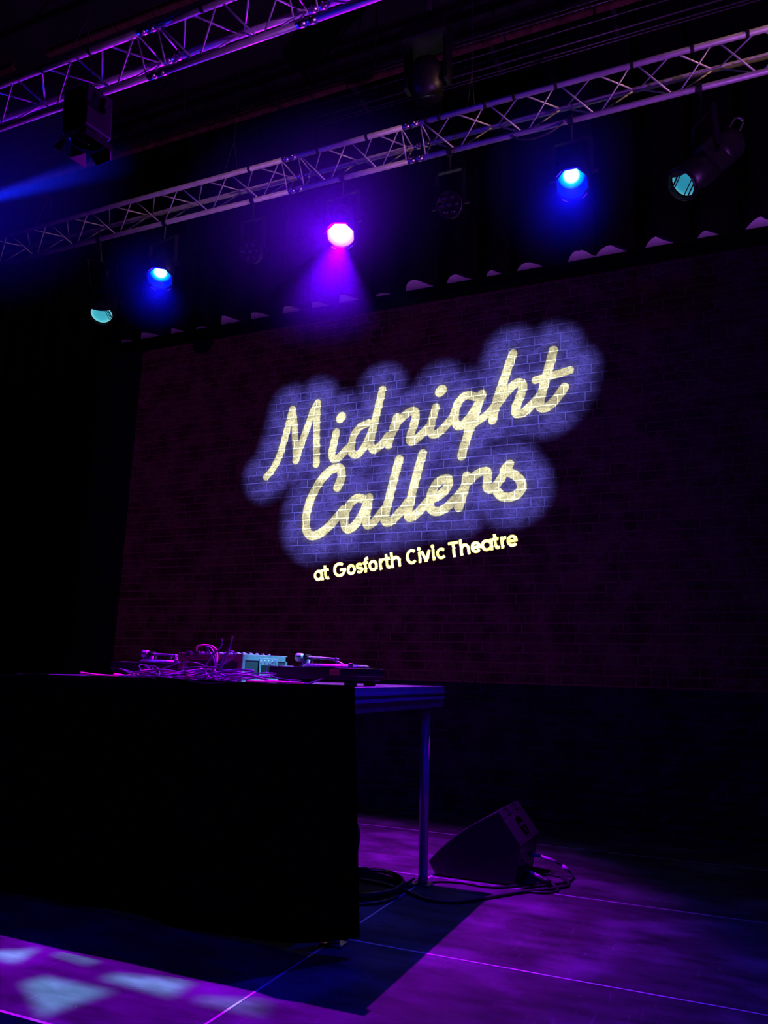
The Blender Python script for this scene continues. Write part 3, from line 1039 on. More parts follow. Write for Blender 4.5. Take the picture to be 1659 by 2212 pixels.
def fresnel(label, loc, target, chord):
    L = Vector(loc)
    d = (Vector(target) - L).normalized()
    f = thing("fresnel_lantern", label, "stage light", L)
    q = d.to_track_quat('Z', 'Y')
    f.rotation_mode = 'QUATERNION'
    f.rotation_quaternion = q
    inv = (Matrix.Translation(L) @ q.to_matrix().to_4x4()).inverted()
    obj("lamp_house", bx(-.085, .085, -.085, .085, -.24, -.01, .012), M_LAMP, f)
    obj("lens_ring", lt([(.068, -.01), (.080, -.01), (.080, .012), (.068, .012)], 24, None, False), M_LAMP, f, True)
    obj("front_lens", lt([(.068, -.002), (.045, .008), (.0, .014)], 24, None, False), M_DOME, f, True)
    for k in range(4):
        M = Matrix.Rotation(k * PI / 2, 4, 'Z') @ Matrix.Translation((0, .088, .012)) @ Matrix.Rotation(-.45, 4, 'X')
        bm = bmesh.new()
        w0, w1, hh = .075, .10 if k % 2 else .05, .06
        vs = [bm.verts.new(M @ Vector(p)) for p in ((-w0, 0, 0), (w0, 0, 0), (w1, 0, hh), (-w1, 0, hh), (-w0, .002, 0), (w0, .002, 0), (w1, .002, hh), (-w1, .002, hh))]
        for a_ in ((0, 1, 2, 3), (7, 6, 5, 4), (0, 4, 5, 1), (1, 5, 6, 2), (2, 6, 7, 3), (3, 7, 4, 0)):
            bm.faces.new([vs[i] for i in a_])
        obj("barn_door", bm, M_LAMP, f)
    hang(f, inv, L - d * .12, Vector((1, 0, 0)), chord, .098)


fresnel("unlit black fresnel lantern with barn doors under the front truss", (-2.80, 2.515, 3.56), (-2.78, 2.75, 0), (-2.80, 2.515, 3.806))

mh = thing("moving_head", "unlit black moving head lantern hanging in front of the ceiling conduits", "stage light", (-1.54, 3.99, 4.692))
obj("base", bx(-.15, .15, -.10, .10, .26, .36, .012), M_LAMP, mh)
for s in (-1, 1):
    obj("yoke_arm", bx(s * .135 - .018, s * .135 + .018, -.045, .045, -.05, .27, .008), M_LAMP, mh)
obj("head", lt([(.0, .13), (.075, .12), (.105, .05), (.105, -.05), (.088, -.12), (.082, -.12)], 24, Matrix.Rotation(.35, 4, 'X')), M_LAMP, mh, True)
obj("front_lens", lt([(.0, -.135), (.05, -.13), (.080, -.118)], 24, Matrix.Rotation(.35, 4, 'X'), False), M_DOME, mh, True)
obj("drop_pipe", rd((0, 0, .36), (0, 0, 1.22), .022, 12), M_BLACK, mh, True)

# safety cable drooping from the rear truss
tag(obj("loose_cable", tube([(-0.956, 3.833, 4.01), (-0.909, 3.823, 3.968), (-0.817, 3.814, 3.942), (-0.724, 3.814, 3.959), (-0.659, 3.833, 4.01)], .006, 8), M_RUBBER, None, True), "black cable drooping below the rear truss beside the right blue light", "cable")

# ------------------------------------------------------------------ ceiling fittings
M_OXIDE = mat("red_oxide_steel", (0.11, 0.036, 0.03), 0.7, spec=0.15, noise=(14, (0.07, 0.024, 0.02)))


def ceiling_rail(label, y, z, x0, x1, seg, skip=()):
    t = thing("ceiling_rail", label, "ceiling rail", (0, y, z), group="red oxide ceiling rails")
    x = x0
    k = 0
    src = None
    while x < x1:
        if k not in skip:
            if src is None:
                bm = bmesh.new()
                box(bm, 0, seg - .014, -.021, .021, -.012, .012, .003)
                box(bm, 0, seg - .014, -.006, .006, .012, .05)
                src = obj("rail_section", bm, M_OXIDE, t)
                src.location = (x, 0, 0)
            else:
                link_copy(src, t, (x, 0, 0))
        x += seg
        k += 1
    for xx in np.arange(x0 + .4, x1, 1.8):
        obj("hanger_rod", rd((float(xx), 0, .05), (float(xx), 0, 6.2 - z), .006, 6), M_BLACK, t)
    return t


ceiling_rail("red-brown steel ceiling rail running above the rear truss", 4.58, 5.40, -8.0, 3.5, .62)
ceiling_rail("red-brown steel ceiling rail running above the front truss", 3.48, 5.40, -8.0, -1.0, .33, (10,))
M_COND = mat("painted_conduit", (0.10, 0.098, 0.10), 0.45, .4)
ck = thing("conduit_rack", "rack of thin parallel conduits under the ceiling behind the rear truss", "conduits", (0, 4.7, 5.4))
for y, rr in ((-.20, .003), (-.165, .004), (-.03, .0045), (.04, .0032), (.10, .006), (.165, .0045), (.195, .004)):
    obj("conduit", rd((-2.95, y, 0), (.5, y, 0), rr, 8), M_COND, ck, True)
for x in (-2.4, -1.3, -.45, .35):
    obj("bracket", bx(x - .014, x + .014, -.22, .22, .008, .024), M_BLACK, ck)
    obj("hanger_rod", rd((x, 0, .02), (x, 0, .80), .006, 6), M_BLACK, ck)

# ------------------------------------------------------------------ table
TZ = 0.917
TX0, TX1, TY0, TY1 = -3.33, -1.292, 2.69, 3.74
M_TOP = mat("black_table_ply", (0.05, 0.048, 0.05), 0.4, spec=0.5, noise=(22, (0.09, 0.085, 0.09)))
M_RAIL = mat("anodised_table_rail", (0.62, 0.62, 0.64), 0.4, 0.35, noise=(12, (0.52, 0.52, 0.54)))
tb = thing("deck_table", "stage deck on tube legs used as a DJ table", "table", ((TX0 + TX1) / 2, (TY0 + TY1) / 2, 0))
tbi = Matrix.Translation((-(TX0 + TX1) / 2, -(TY0 + TY1) / 2, 0))


def tpart(name, bm, m, smooth=False):
    o = obj(name, bm, m, tb, smooth)
    o.matrix_parent_inverse = tbi
    return o


tpart("table_top", bx(TX0 + .006, TX1 - .006, TY0 + .006, TY1 - .006, TZ - .02, TZ), M_TOP)


def rail(axis, a, b, c, sgn):
    """extruded rail profile: upper band, groove, lower lip"""
    bm = bmesh.new()
    for (o0, o1, z0, z1) in ((0, .006, TZ - .022, TZ + .002), (0, .010, TZ - .031, TZ - .022), (-.012, -.004, TZ - .045, TZ - .031), (0, .008, TZ - .058, TZ - .045), (-.02, -.014, TZ - .098, TZ - .058)):
        if axis == 'y':
            box(bm, c + sgn * o0, c + sgn * o1, a, b, z0, z1)
        else:
            box(bm, a, b, c + sgn * o0, c + sgn * o1, z0, z1)
    return bm


tpart("end_rail", rail('y', TY0, TY1, TX1 - .004, 1), M_RAIL)
tpart("end_rail", rail('y', TY0, TY1, TX0 + .004, -1), M_RAIL)
tpart("side_rail", rail('x', TX0, TX1, TY0 + .004, -1), M_RAIL)
tpart("side_rail", rail('x', TX0, TX1, TY1 - .004, 1), M_RAIL)
for x in (TX0 + .075, -1.368):
    for y in (TY0 + .075, 3.69):
        o = tpart("leg", rd((x, y, .022), (x, y, TZ - .02), .0225, 24), M_RAIL, True)
        bm = bmesh.new()
        lathe(bm, [(.021, .014), (.0255, .016), (.0255, .030), (.0225, .034)], 20, Matrix.Translation((x, y, 0)))
        box(bm, x - .045, x + .045, y - .030, y + .030, .0015, .010, .003)
        rod(bm, (x, y, .008), (x, y, .018), .010, 10)
        f = obj("levelling_foot", bm, M_STEEL, o)
        f.matrix_parent_inverse = Matrix()

# black drape over the front of the table
M_DRAPE = mat("black_bolton_twill", (0.0045, 0.0045, 0.005), 1.0, spec=0.04, bump=(180, 0.25, 0.002))
dr = thing("table_drape", "black cloth draped from the front edge of the DJ table to the floor", "drape", (-2.4, 2.66, 0))
bm = bmesh.new()
ND = 220
rr = random.Random(5)
dph = [rr.uniform(0, 6.28) for _ in range(6)]
DX0, DX1 = -3.75, -1.278


def drape_y(x, k):
    t = (x - DX0) / (DX1 - DX0)
    return 2.676 - k * (.016 * math.sin(13 * t + dph[0]) + .010 * math.sin(31 * t + dph[1]) + .005 * math.sin(57 * t + dph[2])) - .012 * k


rowsd = []
NZD = 14
for j in range(NZD + 1):
    v = j / NZD
    cur = []
    for i in range(ND + 1):
        x = DX0 + (DX1 - DX0) * i / ND
        t = i / ND
        lift = .060 * max(0, (t - .86) / .14) ** 1.5 + .006 + .004 * math.sin(23 * t)
        ztop = TZ + .008 + .006 * math.sin(17 * t + 1) * math.sin(7 * t) + .004 * math.sin(41 * t)
        z_ = lift + (ztop - lift) * v
        k = (1 - v) ** .7
        xx = x + (.048 * (1 - v) * max(0, (t - .7) / .3))
        cur.append(bm.verts.new((xx, drape_y(x, k), z_)))
    rowsd.append(cur)
# short turn-over onto the table top
cur = []
for i in range(ND + 1):
    x = DX0 + (DX1 - DX0) * i / ND
    t = i / ND
    cur.append(bm.verts.new((x, 2.700 + .02 * math.sin(19 * t) + .012 * math.sin(44 * t + 2), TZ + .0075)))
rowsd.append(cur)
for A, B in zip(rowsd[:-1], rowsd[1:]):
    for i in range(ND):
        bm.faces.new((A[i], A[i + 1], B[i + 1], B[i]))
bmesh.ops.solidify(bm, geom=bm.faces[:], thickness=0.003)
o = obj("hanging_cloth", bm, M_DRAPE, dr, True)
o.matrix_parent_inverse = Matrix.Translation((2.4, -2.66, 0))

# ------------------------------------------------------------------ turntables
M_TT = mat("black_turntable_plinth", (0.010, 0.010, 0.011), 0.35, spec=0.5, noise=(30, (0.014, 0.014, 0.015)))
M_PLAT = mat("cast_aluminium_platter", (0.72, 0.70, 0.72), 0.28, 0.9, noise=(60, (0.6, 0.58, 0.6)))
M_ARM = mat("satin_tonearm", (0.68, 0.66, 0.68), 0.32, 0.75)
M_STICK = mat("orange_paper_label", (0.75, 0.20, 0.10), 0.7)
M_STICKP = mat("label_print", (0.10, 0.03, 0.02), 0.8)


def turntable(label, x0, y0, w, d, sticker):
    t = thing("turntable", label, "turntable", (x0 + w / 2, y0 + d / 2, TZ), group="turntables on the DJ table")
    hx, hy = w / 2, d / 2
    bm = bmesh.new()
    box(bm, -hx, hx, -hy, hy, .040, .0755, .004)
    box(bm, -hx + .012, hx - .012, -hy + .012, hy - .012, .022, .042, .003)
    obj("plinth", bm, M_TT, t)
    for sx in (-1, 1):
        for sy in (-1, 1):
            obj("foot", lt([(.024, 0), (.027, .004), (.027, .014), (.018, .024)], 16, Matrix.Translation((sx * (hx - .05), sy * (hy - .045), 0))), M_TT, t, True)
    px = .045
    R_ = min(.152, hy + .012)
    obj("platter", lt([(R_ - .012, .0765), (R_, .0775), (R_ - .004, .083), (R_ - .010, .088), (R_ - .016, .0905), (0, .0905)], 48, Matrix.Translation((px, 0, 0))), M_PLAT, t, True)
    obj("slipmat", lt([(R_ - .020, .0906), (R_ - .020, .0925), (0, .0925)], 40, Matrix.Translation((px, 0, 0))), M_TT, t)
    obj("spindle", lt([(.0036, .09), (.0036, .104), (.0, .1055)], 10, Matrix.Translation((px, 0, 0))), M_ARM, t, True)
    bm = bmesh.new()
    for k in range(60):
        a = 2 * PI * k / 60
        M = Matrix.Translation((px, 0, 0)) @ Matrix.Rotation(a, 4, 'Z') @ Matrix.Translation((R_ - .0065, 0, .0862))
        box(bm, -.0012, .0012, -.0022, .0022, -.0007, .0007, 0, M)
    dots = obj("strobe_dots", bm, M_ARM, t)
    # tonearm at the dj's right hand, our left
    ax, ay = -hx + .075, .065
    ta = obj("tonearm_base", lt([(.036, .0755), (.036, .084), (.026, .087), (.024, .108), (.012, .112)], 20, Matrix.Translation((ax, ay, 0))), M_TT, t, True)
    bm = bmesh.new()
    box(bm, ax - .008, ax + .008, ay - .018, ay + .018, .104, .132, .003)
    rod(bm, (ax, ay - .024, .122), (ax, ay + .024, .122), .010, 12)
    obj("gimbal", bm, M_TT, ta)
    p0 = Vector((ax, ay, .119))
    obj("arm_tube", tube([p0 + Vector((-.02, 0, 0)), p0 + Vector((.04, .0, -.001)), p0 + Vector((.10, -.004, -.003)), p0 + Vector((.155, -.010, -.007))], .0062, 10), M_ARM, ta, True)
    bm = bmesh.new()
    M = Matrix.Translation(p0 + Vector((-.020, 0, 0))) @ frame_of((-1, 0, .02))
    lathe(bm, [(.006, 0), (.017, .004), (.0185, .008), (.0185, .034), (.0165, .038), (.0, .038)], 24, M)
    obj("counterweight", bm, M_ARM, ta, True)
    bm = bmesh.new()
    h0 = p0 + Vector((.150, -.010, -.007))
    M = Matrix.Translation(h0) @ Matrix.Rotation(.35, 4, 'Y') @ Matrix.Rotation(-.2, 4, 'Z')
    box(bm, 0, .016, -.009, .009, -.008, .010, .002, M)
    box(bm, .016, .055, -.009, .009, -.004, .000, .0015, M)
    box(bm, .030, .048, -.006, .006, -.013, -.004, .0015, M)
    obj("headshell", bm, M_ARM, ta)
    bm = bmesh.new()
    rod(bm, (ax + .062, ay, .0755), (ax + .062, ay, .112), .005, 8)
    box(bm, ax + .054, ax + .070, ay - .008, ay + .008, .108, .113, .002)
    obj("arm_rest", bm, M_TT, ta)
    # pop-up light and start button at the far corner, pitch slider
    obj("popup_light", lt([(.011, .0755), (.011, .093), (.008, .096), (.0, .0965)], 14, Matrix.Translation((hx - .055, -hy + .05, 0))), M_PLAT, t, True)
    obj("pitch_slider", bx(-hx + .03, -hx + .05, -hy + .03, -hy + .13, .0755, .078, .001), M_ARM, t)
    if sticker:
        o = obj("paper_label", bx(hx - .128, hx - .082, -hy - .0012, -hy, .036 + .009, .036 + .034, 0), M_STICK, t)
        bm = bmesh.new()
        for i in range(9):
            box(bm, hx - .122 + i * .004, hx - .1195 + i * .004, -hy - .0018, -hy - .0012, .036 + .015, .036 + .021 + .003 * (i % 3 == 0))
        obj("label_text", bm, M_STICKP, o)
    return t


turntable("black turntable with an orange label at the right end of the DJ table", -1.846, 2.985, .43, .285, True)
turntable("black turntable at the left of the mixer case with a pale tonearm", -2.745, 2.985, .41, .285, False)

# ------------------------------------------------------------------ mixer in its flight case
M_CASEPANEL = mat("dark_laminate_panel", (0.045, 0.05, 0.05), 0.5, noise=(30, (0.065, 0.07, 0.07)))
M_CASEALU = mat("case_aluminium", (0.66, 0.66, 0.67), 0.35, 0.55, noise=(25, (0.5, 0.5, 0.52)))
M_CASEWOOD = mat("worn_reddish_case_edge", (0.34, 0.13, 0.09), 0.6, noise=(40, (0.20, 0.08, 0.06)))
M_RED = mat("red_plastic", (0.70, 0.05, 0.03), 0.45)
CX0, CX1, CY0, CY1, CZ = -2.312, -1.962, 2.95, 3.34, .123
fc = thing("flight_case", "open flight case with aluminium edges between the two turntables", "flight case", ((CX0 + CX1) / 2, (CY0 + CY1) / 2, TZ))
cx, cy = (CX1 - CX0) / 2, (CY1 - CY0) / 2
bm = bmesh.new()
box(bm, -cx + .012, cx - .004, -cy + .03, cy - .004, .006, .012)
box(bm, -cx + .004, -cx + .012, -cy + .004, cy - .004, .0, CZ - .006)
box(bm, cx - .012, cx - .004, -cy + .004, cy - .004, .0, CZ - .006)
box(bm, -cx + .004, cx - .004, cy - .012, cy - .004, .0, CZ - .006)
obj("panel", bm, M_CASEPANEL, fc)
for (a, b, c, d, e, f) in ((-cx, cx, -cy, -cy + .012, CZ - .028, CZ), (-cx, cx, -cy, -cy + .012, .0, .018)):
    obj("front_rail", bx(a, b, c, d, e, f, .002), M_CASEWOOD, fc)
for sx in (-1, 1):
    x_ = sx * (cx - .013)
    obj("front_post", bx(x_ - .013, x_ + .013, -cy + .001, -cy + .012, .018, CZ - .028, .002), M_CASEWOOD, fc)
for (a, b, c, d, e, f) in ((cx - .006, cx, -cy, cy, CZ - .026, CZ + .001), (cx - .006, cx, -cy, cy, .0, .018), (cx - .006, cx + .001, -cy - .001, -cy + .02, .0, CZ), (cx - .006, cx, cy - .02, cy, .0, CZ), (-cx, -cx + .006, -cy, cy, CZ - .026, CZ + .001), (-cx, cx, -cy - .0015, -cy + .004, CZ - .006, CZ + .002), (-cx, cx, cy - .006, cy, CZ - .026, CZ + .001)):
    obj("edge_extrusion", bx(a, b, c, d, e, f, .0015), M_CASEALU, fc)
for sx in (-1, 1):
    for zz in (.012, CZ - .02):
        bm = bmesh.new()
        box(bm, sx * (cx - .018) - .019, sx * (cx - .018) + .019, -cy - .004, -cy, zz - .016, zz + .022, .002)
        for q in (-1, 1):
            rod(bm, (sx * (cx - .018) + q * .009, -cy - .006, zz + q * .008), (sx * (cx - .018) + q * .009, -cy - .003, zz + q * .008), .0035, 8)
        obj("corner_plate", bm, M_CASEWOOD if zz > .05 else M_STEEL, fc)
for xq in (-.12, -.075):
    bm = bmesh.new()
    box(bm, xq - .016, xq + .016, -cy - .008, -cy + .006, CZ - .004, CZ + .009, .003)
    box(bm, xq - .008, xq + .008, -cy - .010, -cy, CZ - .018, CZ - .002, .002)
    obj("catch", bm, M_STEEL, fc)
bm = bmesh.new()
box(bm, cx, cx + .003, -.06, .10, .030, CZ - .014, .001)
for k in range(5):
    rod(bm, (cx + .003, -.045 + .032 * k, CZ - .03), (cx + .006, -.045 + .032 * k, CZ - .03), .008, 10)
obj("recessed_dish", bm, M_CASEALU, fc)
obj("dish_shade", bx(cx + .003, cx + .0045, -.045, .085, .040, CZ - .045), M_BLACK, fc)  # black plate standing in for the shade inside the dish
obj("red_strip", bx(-.03, .12, -cy - .003, -cy, .004, .016, .001), M_RED, fc)

M_MIX = mat("mixer_face", (0.02, 0.02, 0.022), 0.4)
M_KNOB = mat("mixer_knob", (0.20, 0.20, 0.22), 0.4, noise=(50, (0.12, 0.12, 0.13)))
mx = thing("dj_mixer", "DJ mixer with a row of knobs inside the flight case", "mixer", ((CX0 + CX1) / 2, (CY0 + CY1) / 2, TZ + .012))
obj("mixer_body", bx(-cx + .02, cx - .02, -cy + .04, cy - .02, .0, .107, .004), M_MIX, mx)
kn = None
for i in range(9):
    for j in range(5):
        loc = (-cx + .045 + i * .0325, -cy + .07 + j * .055, .107)
        if kn is None:
            kn = obj("knob", lt([(.0075, 0), (.0075, .006), (.006, .0135), (.0, .014)], 12), M_KNOB, mx, True)
            kn.location = loc
        else:
            link_copy(kn, mx, loc)

# ------------------------------------------------------------------ cables on the table
M_PINK = mat("pink_red_cable", (0.95, 0.12, 0.30), 0.35)
M_GREYC = mat("grey_cable", (0.22, 0.21, 0.235), 0.3)
M_DARKC = mat("charcoal_cable", (0.10, 0.096, 0.11), 0.28)
M_PALEC = mat("pale_cable", (0.30, 0.30, 0.32), 0.32)
T = TZ + .003


def cable(label, pts, r, m, group=None, n=8):
    o = obj("cable", tube([(x, y, T + r * .78 + z) for x, y, z in pts], r * .78, n), m, None, True)
    return tag(o, label, "cable", group)


cable("thick pink cable lying along the left of the DJ table", [(-2.745, 2.80, .010), (-2.66, 2.79, .004), (-2.56, 2.785, .001), (-2.48, 2.79, .004), (-2.43, 2.80, .010), (-2.44, 2.83, .012), (-2.50, 2.83, .003), (-2.55, 2.80, .010)], .008, M_PINK)
cable("pink cable arching over the left end of the cable tangle", [(-2.44, 2.79, .002), (-2.41, 2.80, .022), (-2.34, 2.81, .034), (-2.26, 2.82, .032), (-2.18, 2.83, .018), (-2.12, 2.84, .004)], .007, M_PINK)
cable("red cable looping over the top of the flight case", [(-2.25, 3.00, CZ + .004), (-2.22, 2.96, CZ + .022), (-2.16, 2.93, CZ + .030), (-2.10, 2.915, CZ + .022), (-2.07, 2.905, CZ - .004), (-2.05, 2.88, CZ - .05), (-2.06, 2.86, .03), (-2.08, 2.84, .002)], .0055, M_PINK)
cable("pale cable end standing upright left of the tall one above the cable tangle", [(-1.985, 2.82, CZ + .055), (-1.992, 2.82, CZ + .02), (-2.03, 2.83, CZ - .01), (-2.07, 2.83, .06), (-2.05, 2.82, .02), (-2.0, 2.81, .002)], .005, M_PALEC)
cable("tallest pale cable end standing upright above the cable tangle", [(-1.925, 2.81, CZ + .062), (-1.935, 2.81, CZ + .03), (-1.96, 2.815, .09), (-1.985, 2.82, .05), (-1.99, 2.82, .02), (-1.97, 2.80, .002)], .006, M_PALEC)
cable("purple-lit cable loop rising above the flight case front", [(-2.115, 2.84, .001), (-2.075, 2.85, .02), (-2.045, 2.86, .055), (-2.06, 2.87, .09), (-2.09, 2.87, .125), (-2.10, 2.87, .142), (-2.08, 2.87, .138), (-2.05, 2.86, .11), (-2.03, 2.85, .07)], .0055, M_GREYC)
cable("grey cable in a high open loop beside the upright cable ends", [(-2.06, 2.83, .001), (-2.01, 2.84, .03), (-2.00, 2.84, .07), (-1.985, 2.84, .105), (-1.96, 2.84, .124), (-1.935, 2.84, .118), (-1.94, 2.84, .095), (-1.98, 2.84, .075), (-2.02, 2.84, .06)], .0055, M_GREYC)
cable("grey cable running from the tangle towards the right turntable", [(-2.02, 2.80, .002), (-1.96, 2.81, .04), (-1.90, 2.83, .036), (-1.82, 2.85, .018), (-1.74, 2.86, .003), (-1.66, 2.87, .001)], .0065, M_GREYC)
cable("thin signal lead curving down from the right turntable tonearm", [(-1.80, 2.965, .092), (-1.82, 2.95, .075), (-1.83, 2.94, .05), (-1.80, 2.93, .03), (-1.74, 2.93, .018), (-1.66, 2.95, .012)], .002, M_PALEC)
cable("purple-lit cable plug lying below the right turntable", [(-1.60, 2.86, .002), (-1.66, 2.855, .001), (-1.72, 2.85, .003), (-1.79, 2.84, .001), (-1.86, 2.83, .002)], .0055, M_PINK)
cable("short blue-lit cable under the right turntable", [(-1.62, 2.90, .001), (-1.59, 2.90, .002), (-1.565, 2.91, .012), (-1.545, 2.92, .022)], .004, M_GREYC)
rt = random.Random(23)
mats_ = [M_GREYC, M_DARKC, M_DARKC, M_PALEC, M_DARKC]
for k in range(17):
    x = rt.uniform(-2.44, -1.95)
    y = rt.uniform(2.75, 2.90)
    hd = rt.choice((0, PI)) + rt.uniform(-.5, .5)
    curl = rt.uniform(-.5, .5)
    n = rt.randrange(9, 16)
    ph = rt.uniform(0, 6.28)
    amp = rt.uniform(.010, .060)
    pts = []
    for i in range(n):
        u = i / (n - 1)
        pts.append((x, y, max(.0, amp * math.sin(PI * u) * (.5 + .5 * math.sin(7 * u + ph))) + .005 * (k % 5)))
        hd += curl + rt.uniform(-.35, .35)
        if y < 2.76: hd = rt.uniform(.3, 1.0) if math.cos(hd) > 0 else PI - rt.uniform(.3, 1.0)
        if y > 2.89: hd = -rt.uniform(.3, 1.0) if math.cos(hd) > 0 else PI + rt.uniform(.3, 1.0)
        if x > -1.80: hd = PI + rt.uniform(-.5, .5)
        if x < -2.48: hd = rt.uniform(-.5, .5)
        x += .058 * math.cos(hd); y = min(2.925, max(2.725, y + .045 * math.sin(hd)))
    cable("dark cable in the low tangle in front of the flight case", pts, rt.choice((.0035, .0042, .005)), mats_[k % 5], "tangled cables on the DJ table")

# ------------------------------------------------------------------ wedge monitor
M_WEDGE = mat("black_textured_cabinet", (0.026, 0.026, 0.028), 0.36, spec=0.5, bump=(420, .2, .0006))
M_GRILLE = mat("black_steel_grille", (0.022, 0.022, 0.024), 0.4, .5, bump=(700, .8, .002))
WY0, WY1 = 3.88, 4.275
prof = [(-1.374, .006), (-1.412, .064), (-1.372, .108), (-1.328, .151), (-1.281, .190), (-1.233, .226), (-1.186, .258), (-1.138, .286), (-1.057, .330), (-0.944, .180), (-0.977, .006)]
wd = thing("wedge_monitor", "black wedge floor monitor lying on the stage behind the table leg", "stage monitor", (-1.16, 4.07, 0))
wi = Matrix.Translation((1.16, -4.07, 0))


def wpart(name, bm, m, smooth=False, parent=None):
    o = obj(name, bm, m, parent or wd, smooth)
    o.matrix_parent_inverse = wi if parent is None else Matrix()
    return o


inner = [(-1.374, .006), (-1.404, .056), (-1.366, .097), (-1.322, .140), (-1.275, .179), (-1.227, .215), (-1.180, .247), (-1.132, .275), (-1.062, .312), (-0.952, .172), (-0.977, .006)]
wpart("cabinet", prism(inner, WY0 + .02, WY1 - .02), M_WEDGE)
for ya, yb in ((WY0, WY0 + .022), (WY1 - .022, WY1)):
    wpart("cheek", prism(prof, ya, yb, .004), M_WEDGE)
gp = [(-1.400, .060), (-1.363, .101), (-1.319, .144), (-1.272, .183), (-1.224, .219), (-1.177, .251), (-1.129, .279), (-1.075, .308)]
bm = bmesh.new()
L0 = [bm.verts.new((x - .004, WY0 + .024, zz + .006)) for x, zz in gp]
L1 = [bm.verts.new((x - .004, WY1 - .024, zz + .006)) for x, zz in gp]
for i in range(len(gp) - 1):
    bm.faces.new((L0[i], L0[i + 1], L1[i + 1], L1[i]))
bmesh.ops.solidify(bm, geom=bm.faces[:], thickness=.003)
wpart("grille", bm, M_GRILLE)
# rear top panel with two teeth at its upper edge and an oval handle cup, its shade a black sheet
dv = Vector((-.944 + 1.057, 0, .180 - .330)); Lp = dv.length; dv.normalize()
nv = Vector((-dv.z, 0, dv.x)); nv = nv if nv.z > 0 else -nv
MP = Matrix(((0, dv.x, nv.x, -1.057), (1, 0, 0, WY0), (0, dv.z, nv.z, .330), (0, 0, 0, 1)))   # local x = world y, local y = down the panel, z = out
DW = WY1 - WY0
bm = bmesh.new()
for (a, b, c, d) in ((.0, DW, .045, Lp), (.0, .075, .0, .045), (.155, .235, .004, .045), (DW - .075, DW, .0, .045)):
    box(bm, a, b, c, d, -.004, .004, .0025, MP)
wpart("rear_panel", bm, M_WEDGE)
hb = bmesh.new()
ring_o, ring_i = [], []
for i in range(24):
    a = 2 * PI * i / 24
    ex = lambda r, s: math.copysign(abs(s) ** .55, s) * r
    ring_o.append((DW * .52 + ex(.062, math.cos(a)), Lp * .60 + ex(.056, math.sin(a))))
    ring_i.append((DW * .52 + ex(.055, math.cos(a)), Lp * .60 + ex(.049, math.sin(a))))
o1 = [hb.verts.new((*p, .0052)) for p in ring_o]; i1 = [hb.verts.new((*p, .0052)) for p in ring_i]; o0 = [hb.verts.new((*p, .0035)) for p in ring_o]; i0 = [hb.verts.new((*p, .0035)) for p in ring_i]
for k in range(24):
    q = (k + 1) % 24
    hb.faces.new((o1[k], o1[q], i1[q], i1[k])); hb.faces.new((o0[k], o0[q], o1[q], o1[k])); hb.faces.new((i1[k], i1[q], i0[q], i0[k]))
bmesh.ops.transform(hb, matrix=MP, verts=hb.verts[:])
hp = wpart("handle_cup", hb, M_WEDGE)
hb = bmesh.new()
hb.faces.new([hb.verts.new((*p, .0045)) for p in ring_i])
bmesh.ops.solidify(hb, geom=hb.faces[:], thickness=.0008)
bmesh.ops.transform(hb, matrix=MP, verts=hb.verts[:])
wpart("handle_shade", hb, mat("recess_shade_black", (.002, .002, .002), 1.0, spec=0.0))  # flat black sheet standing in for the shade inside the cup
hb = bmesh.new()
box(hb, DW * .52 - .045, DW * .52 + .045, Lp * .60 - .012, Lp * .60 + .004, .004, .010, .003, MP)
box(hb, DW * .52 - .006, DW * .52 + .010, Lp * .60 - .012, Lp * .60 + .040, .004, .008, .002, MP)
wpart("handle_grip", hb, M_WEDGE)
for xx in (-1.33, -1.02):
    for yy in (WY0 + .05, WY1 - .05):
        wpart("rubber_foot", lt([(.016, 0), (.016, .007)], 12, Matrix.Translation((xx, yy, 0))), M_RUBBER)
for yy in (WY0 + .10, WY0 + .30):
    M = Matrix.Translation((-.961, yy, .09)) @ frame_of((1, 0, -.18))
    wpart("socket", lt([(.016, -.004), (.016, .006), (.011, .006), (.011, -.002)], 14, M, False), M_STEEL)

# cables on the floor
M_TAPEP = mat("pale_marker_tape", (0.75, 0.70, 0.74), 0.5)
M_TAPER = mat("red_marker_print", (0.7, 0.05, 0.05), 0.6)
M_PLUG = mat("blue_connector", (0.06, 0.12, 0.75), 0.4)


def floor_cable(label, pts, r, group=None, extra=()):
    root = thing("floor_cable", label, "cable", (pts[0][0], pts[0][1], 0), group=group)
    inv = Matrix.Translation((-pts[0][0], -pts[0][1], 0))
    o = obj("sheath", tube([(x, y, max(z, r + .0012)) for x, y, z in pts], r, 8), M_RUBBER, root, True)
    o.matrix_parent_inverse = inv
    for nm, a, b, rr_, m_ in extra:
        e = obj(nm, rd(a, b, rr_, 10), m_, root, True)
        e.matrix_parent_inverse = inv
    return root


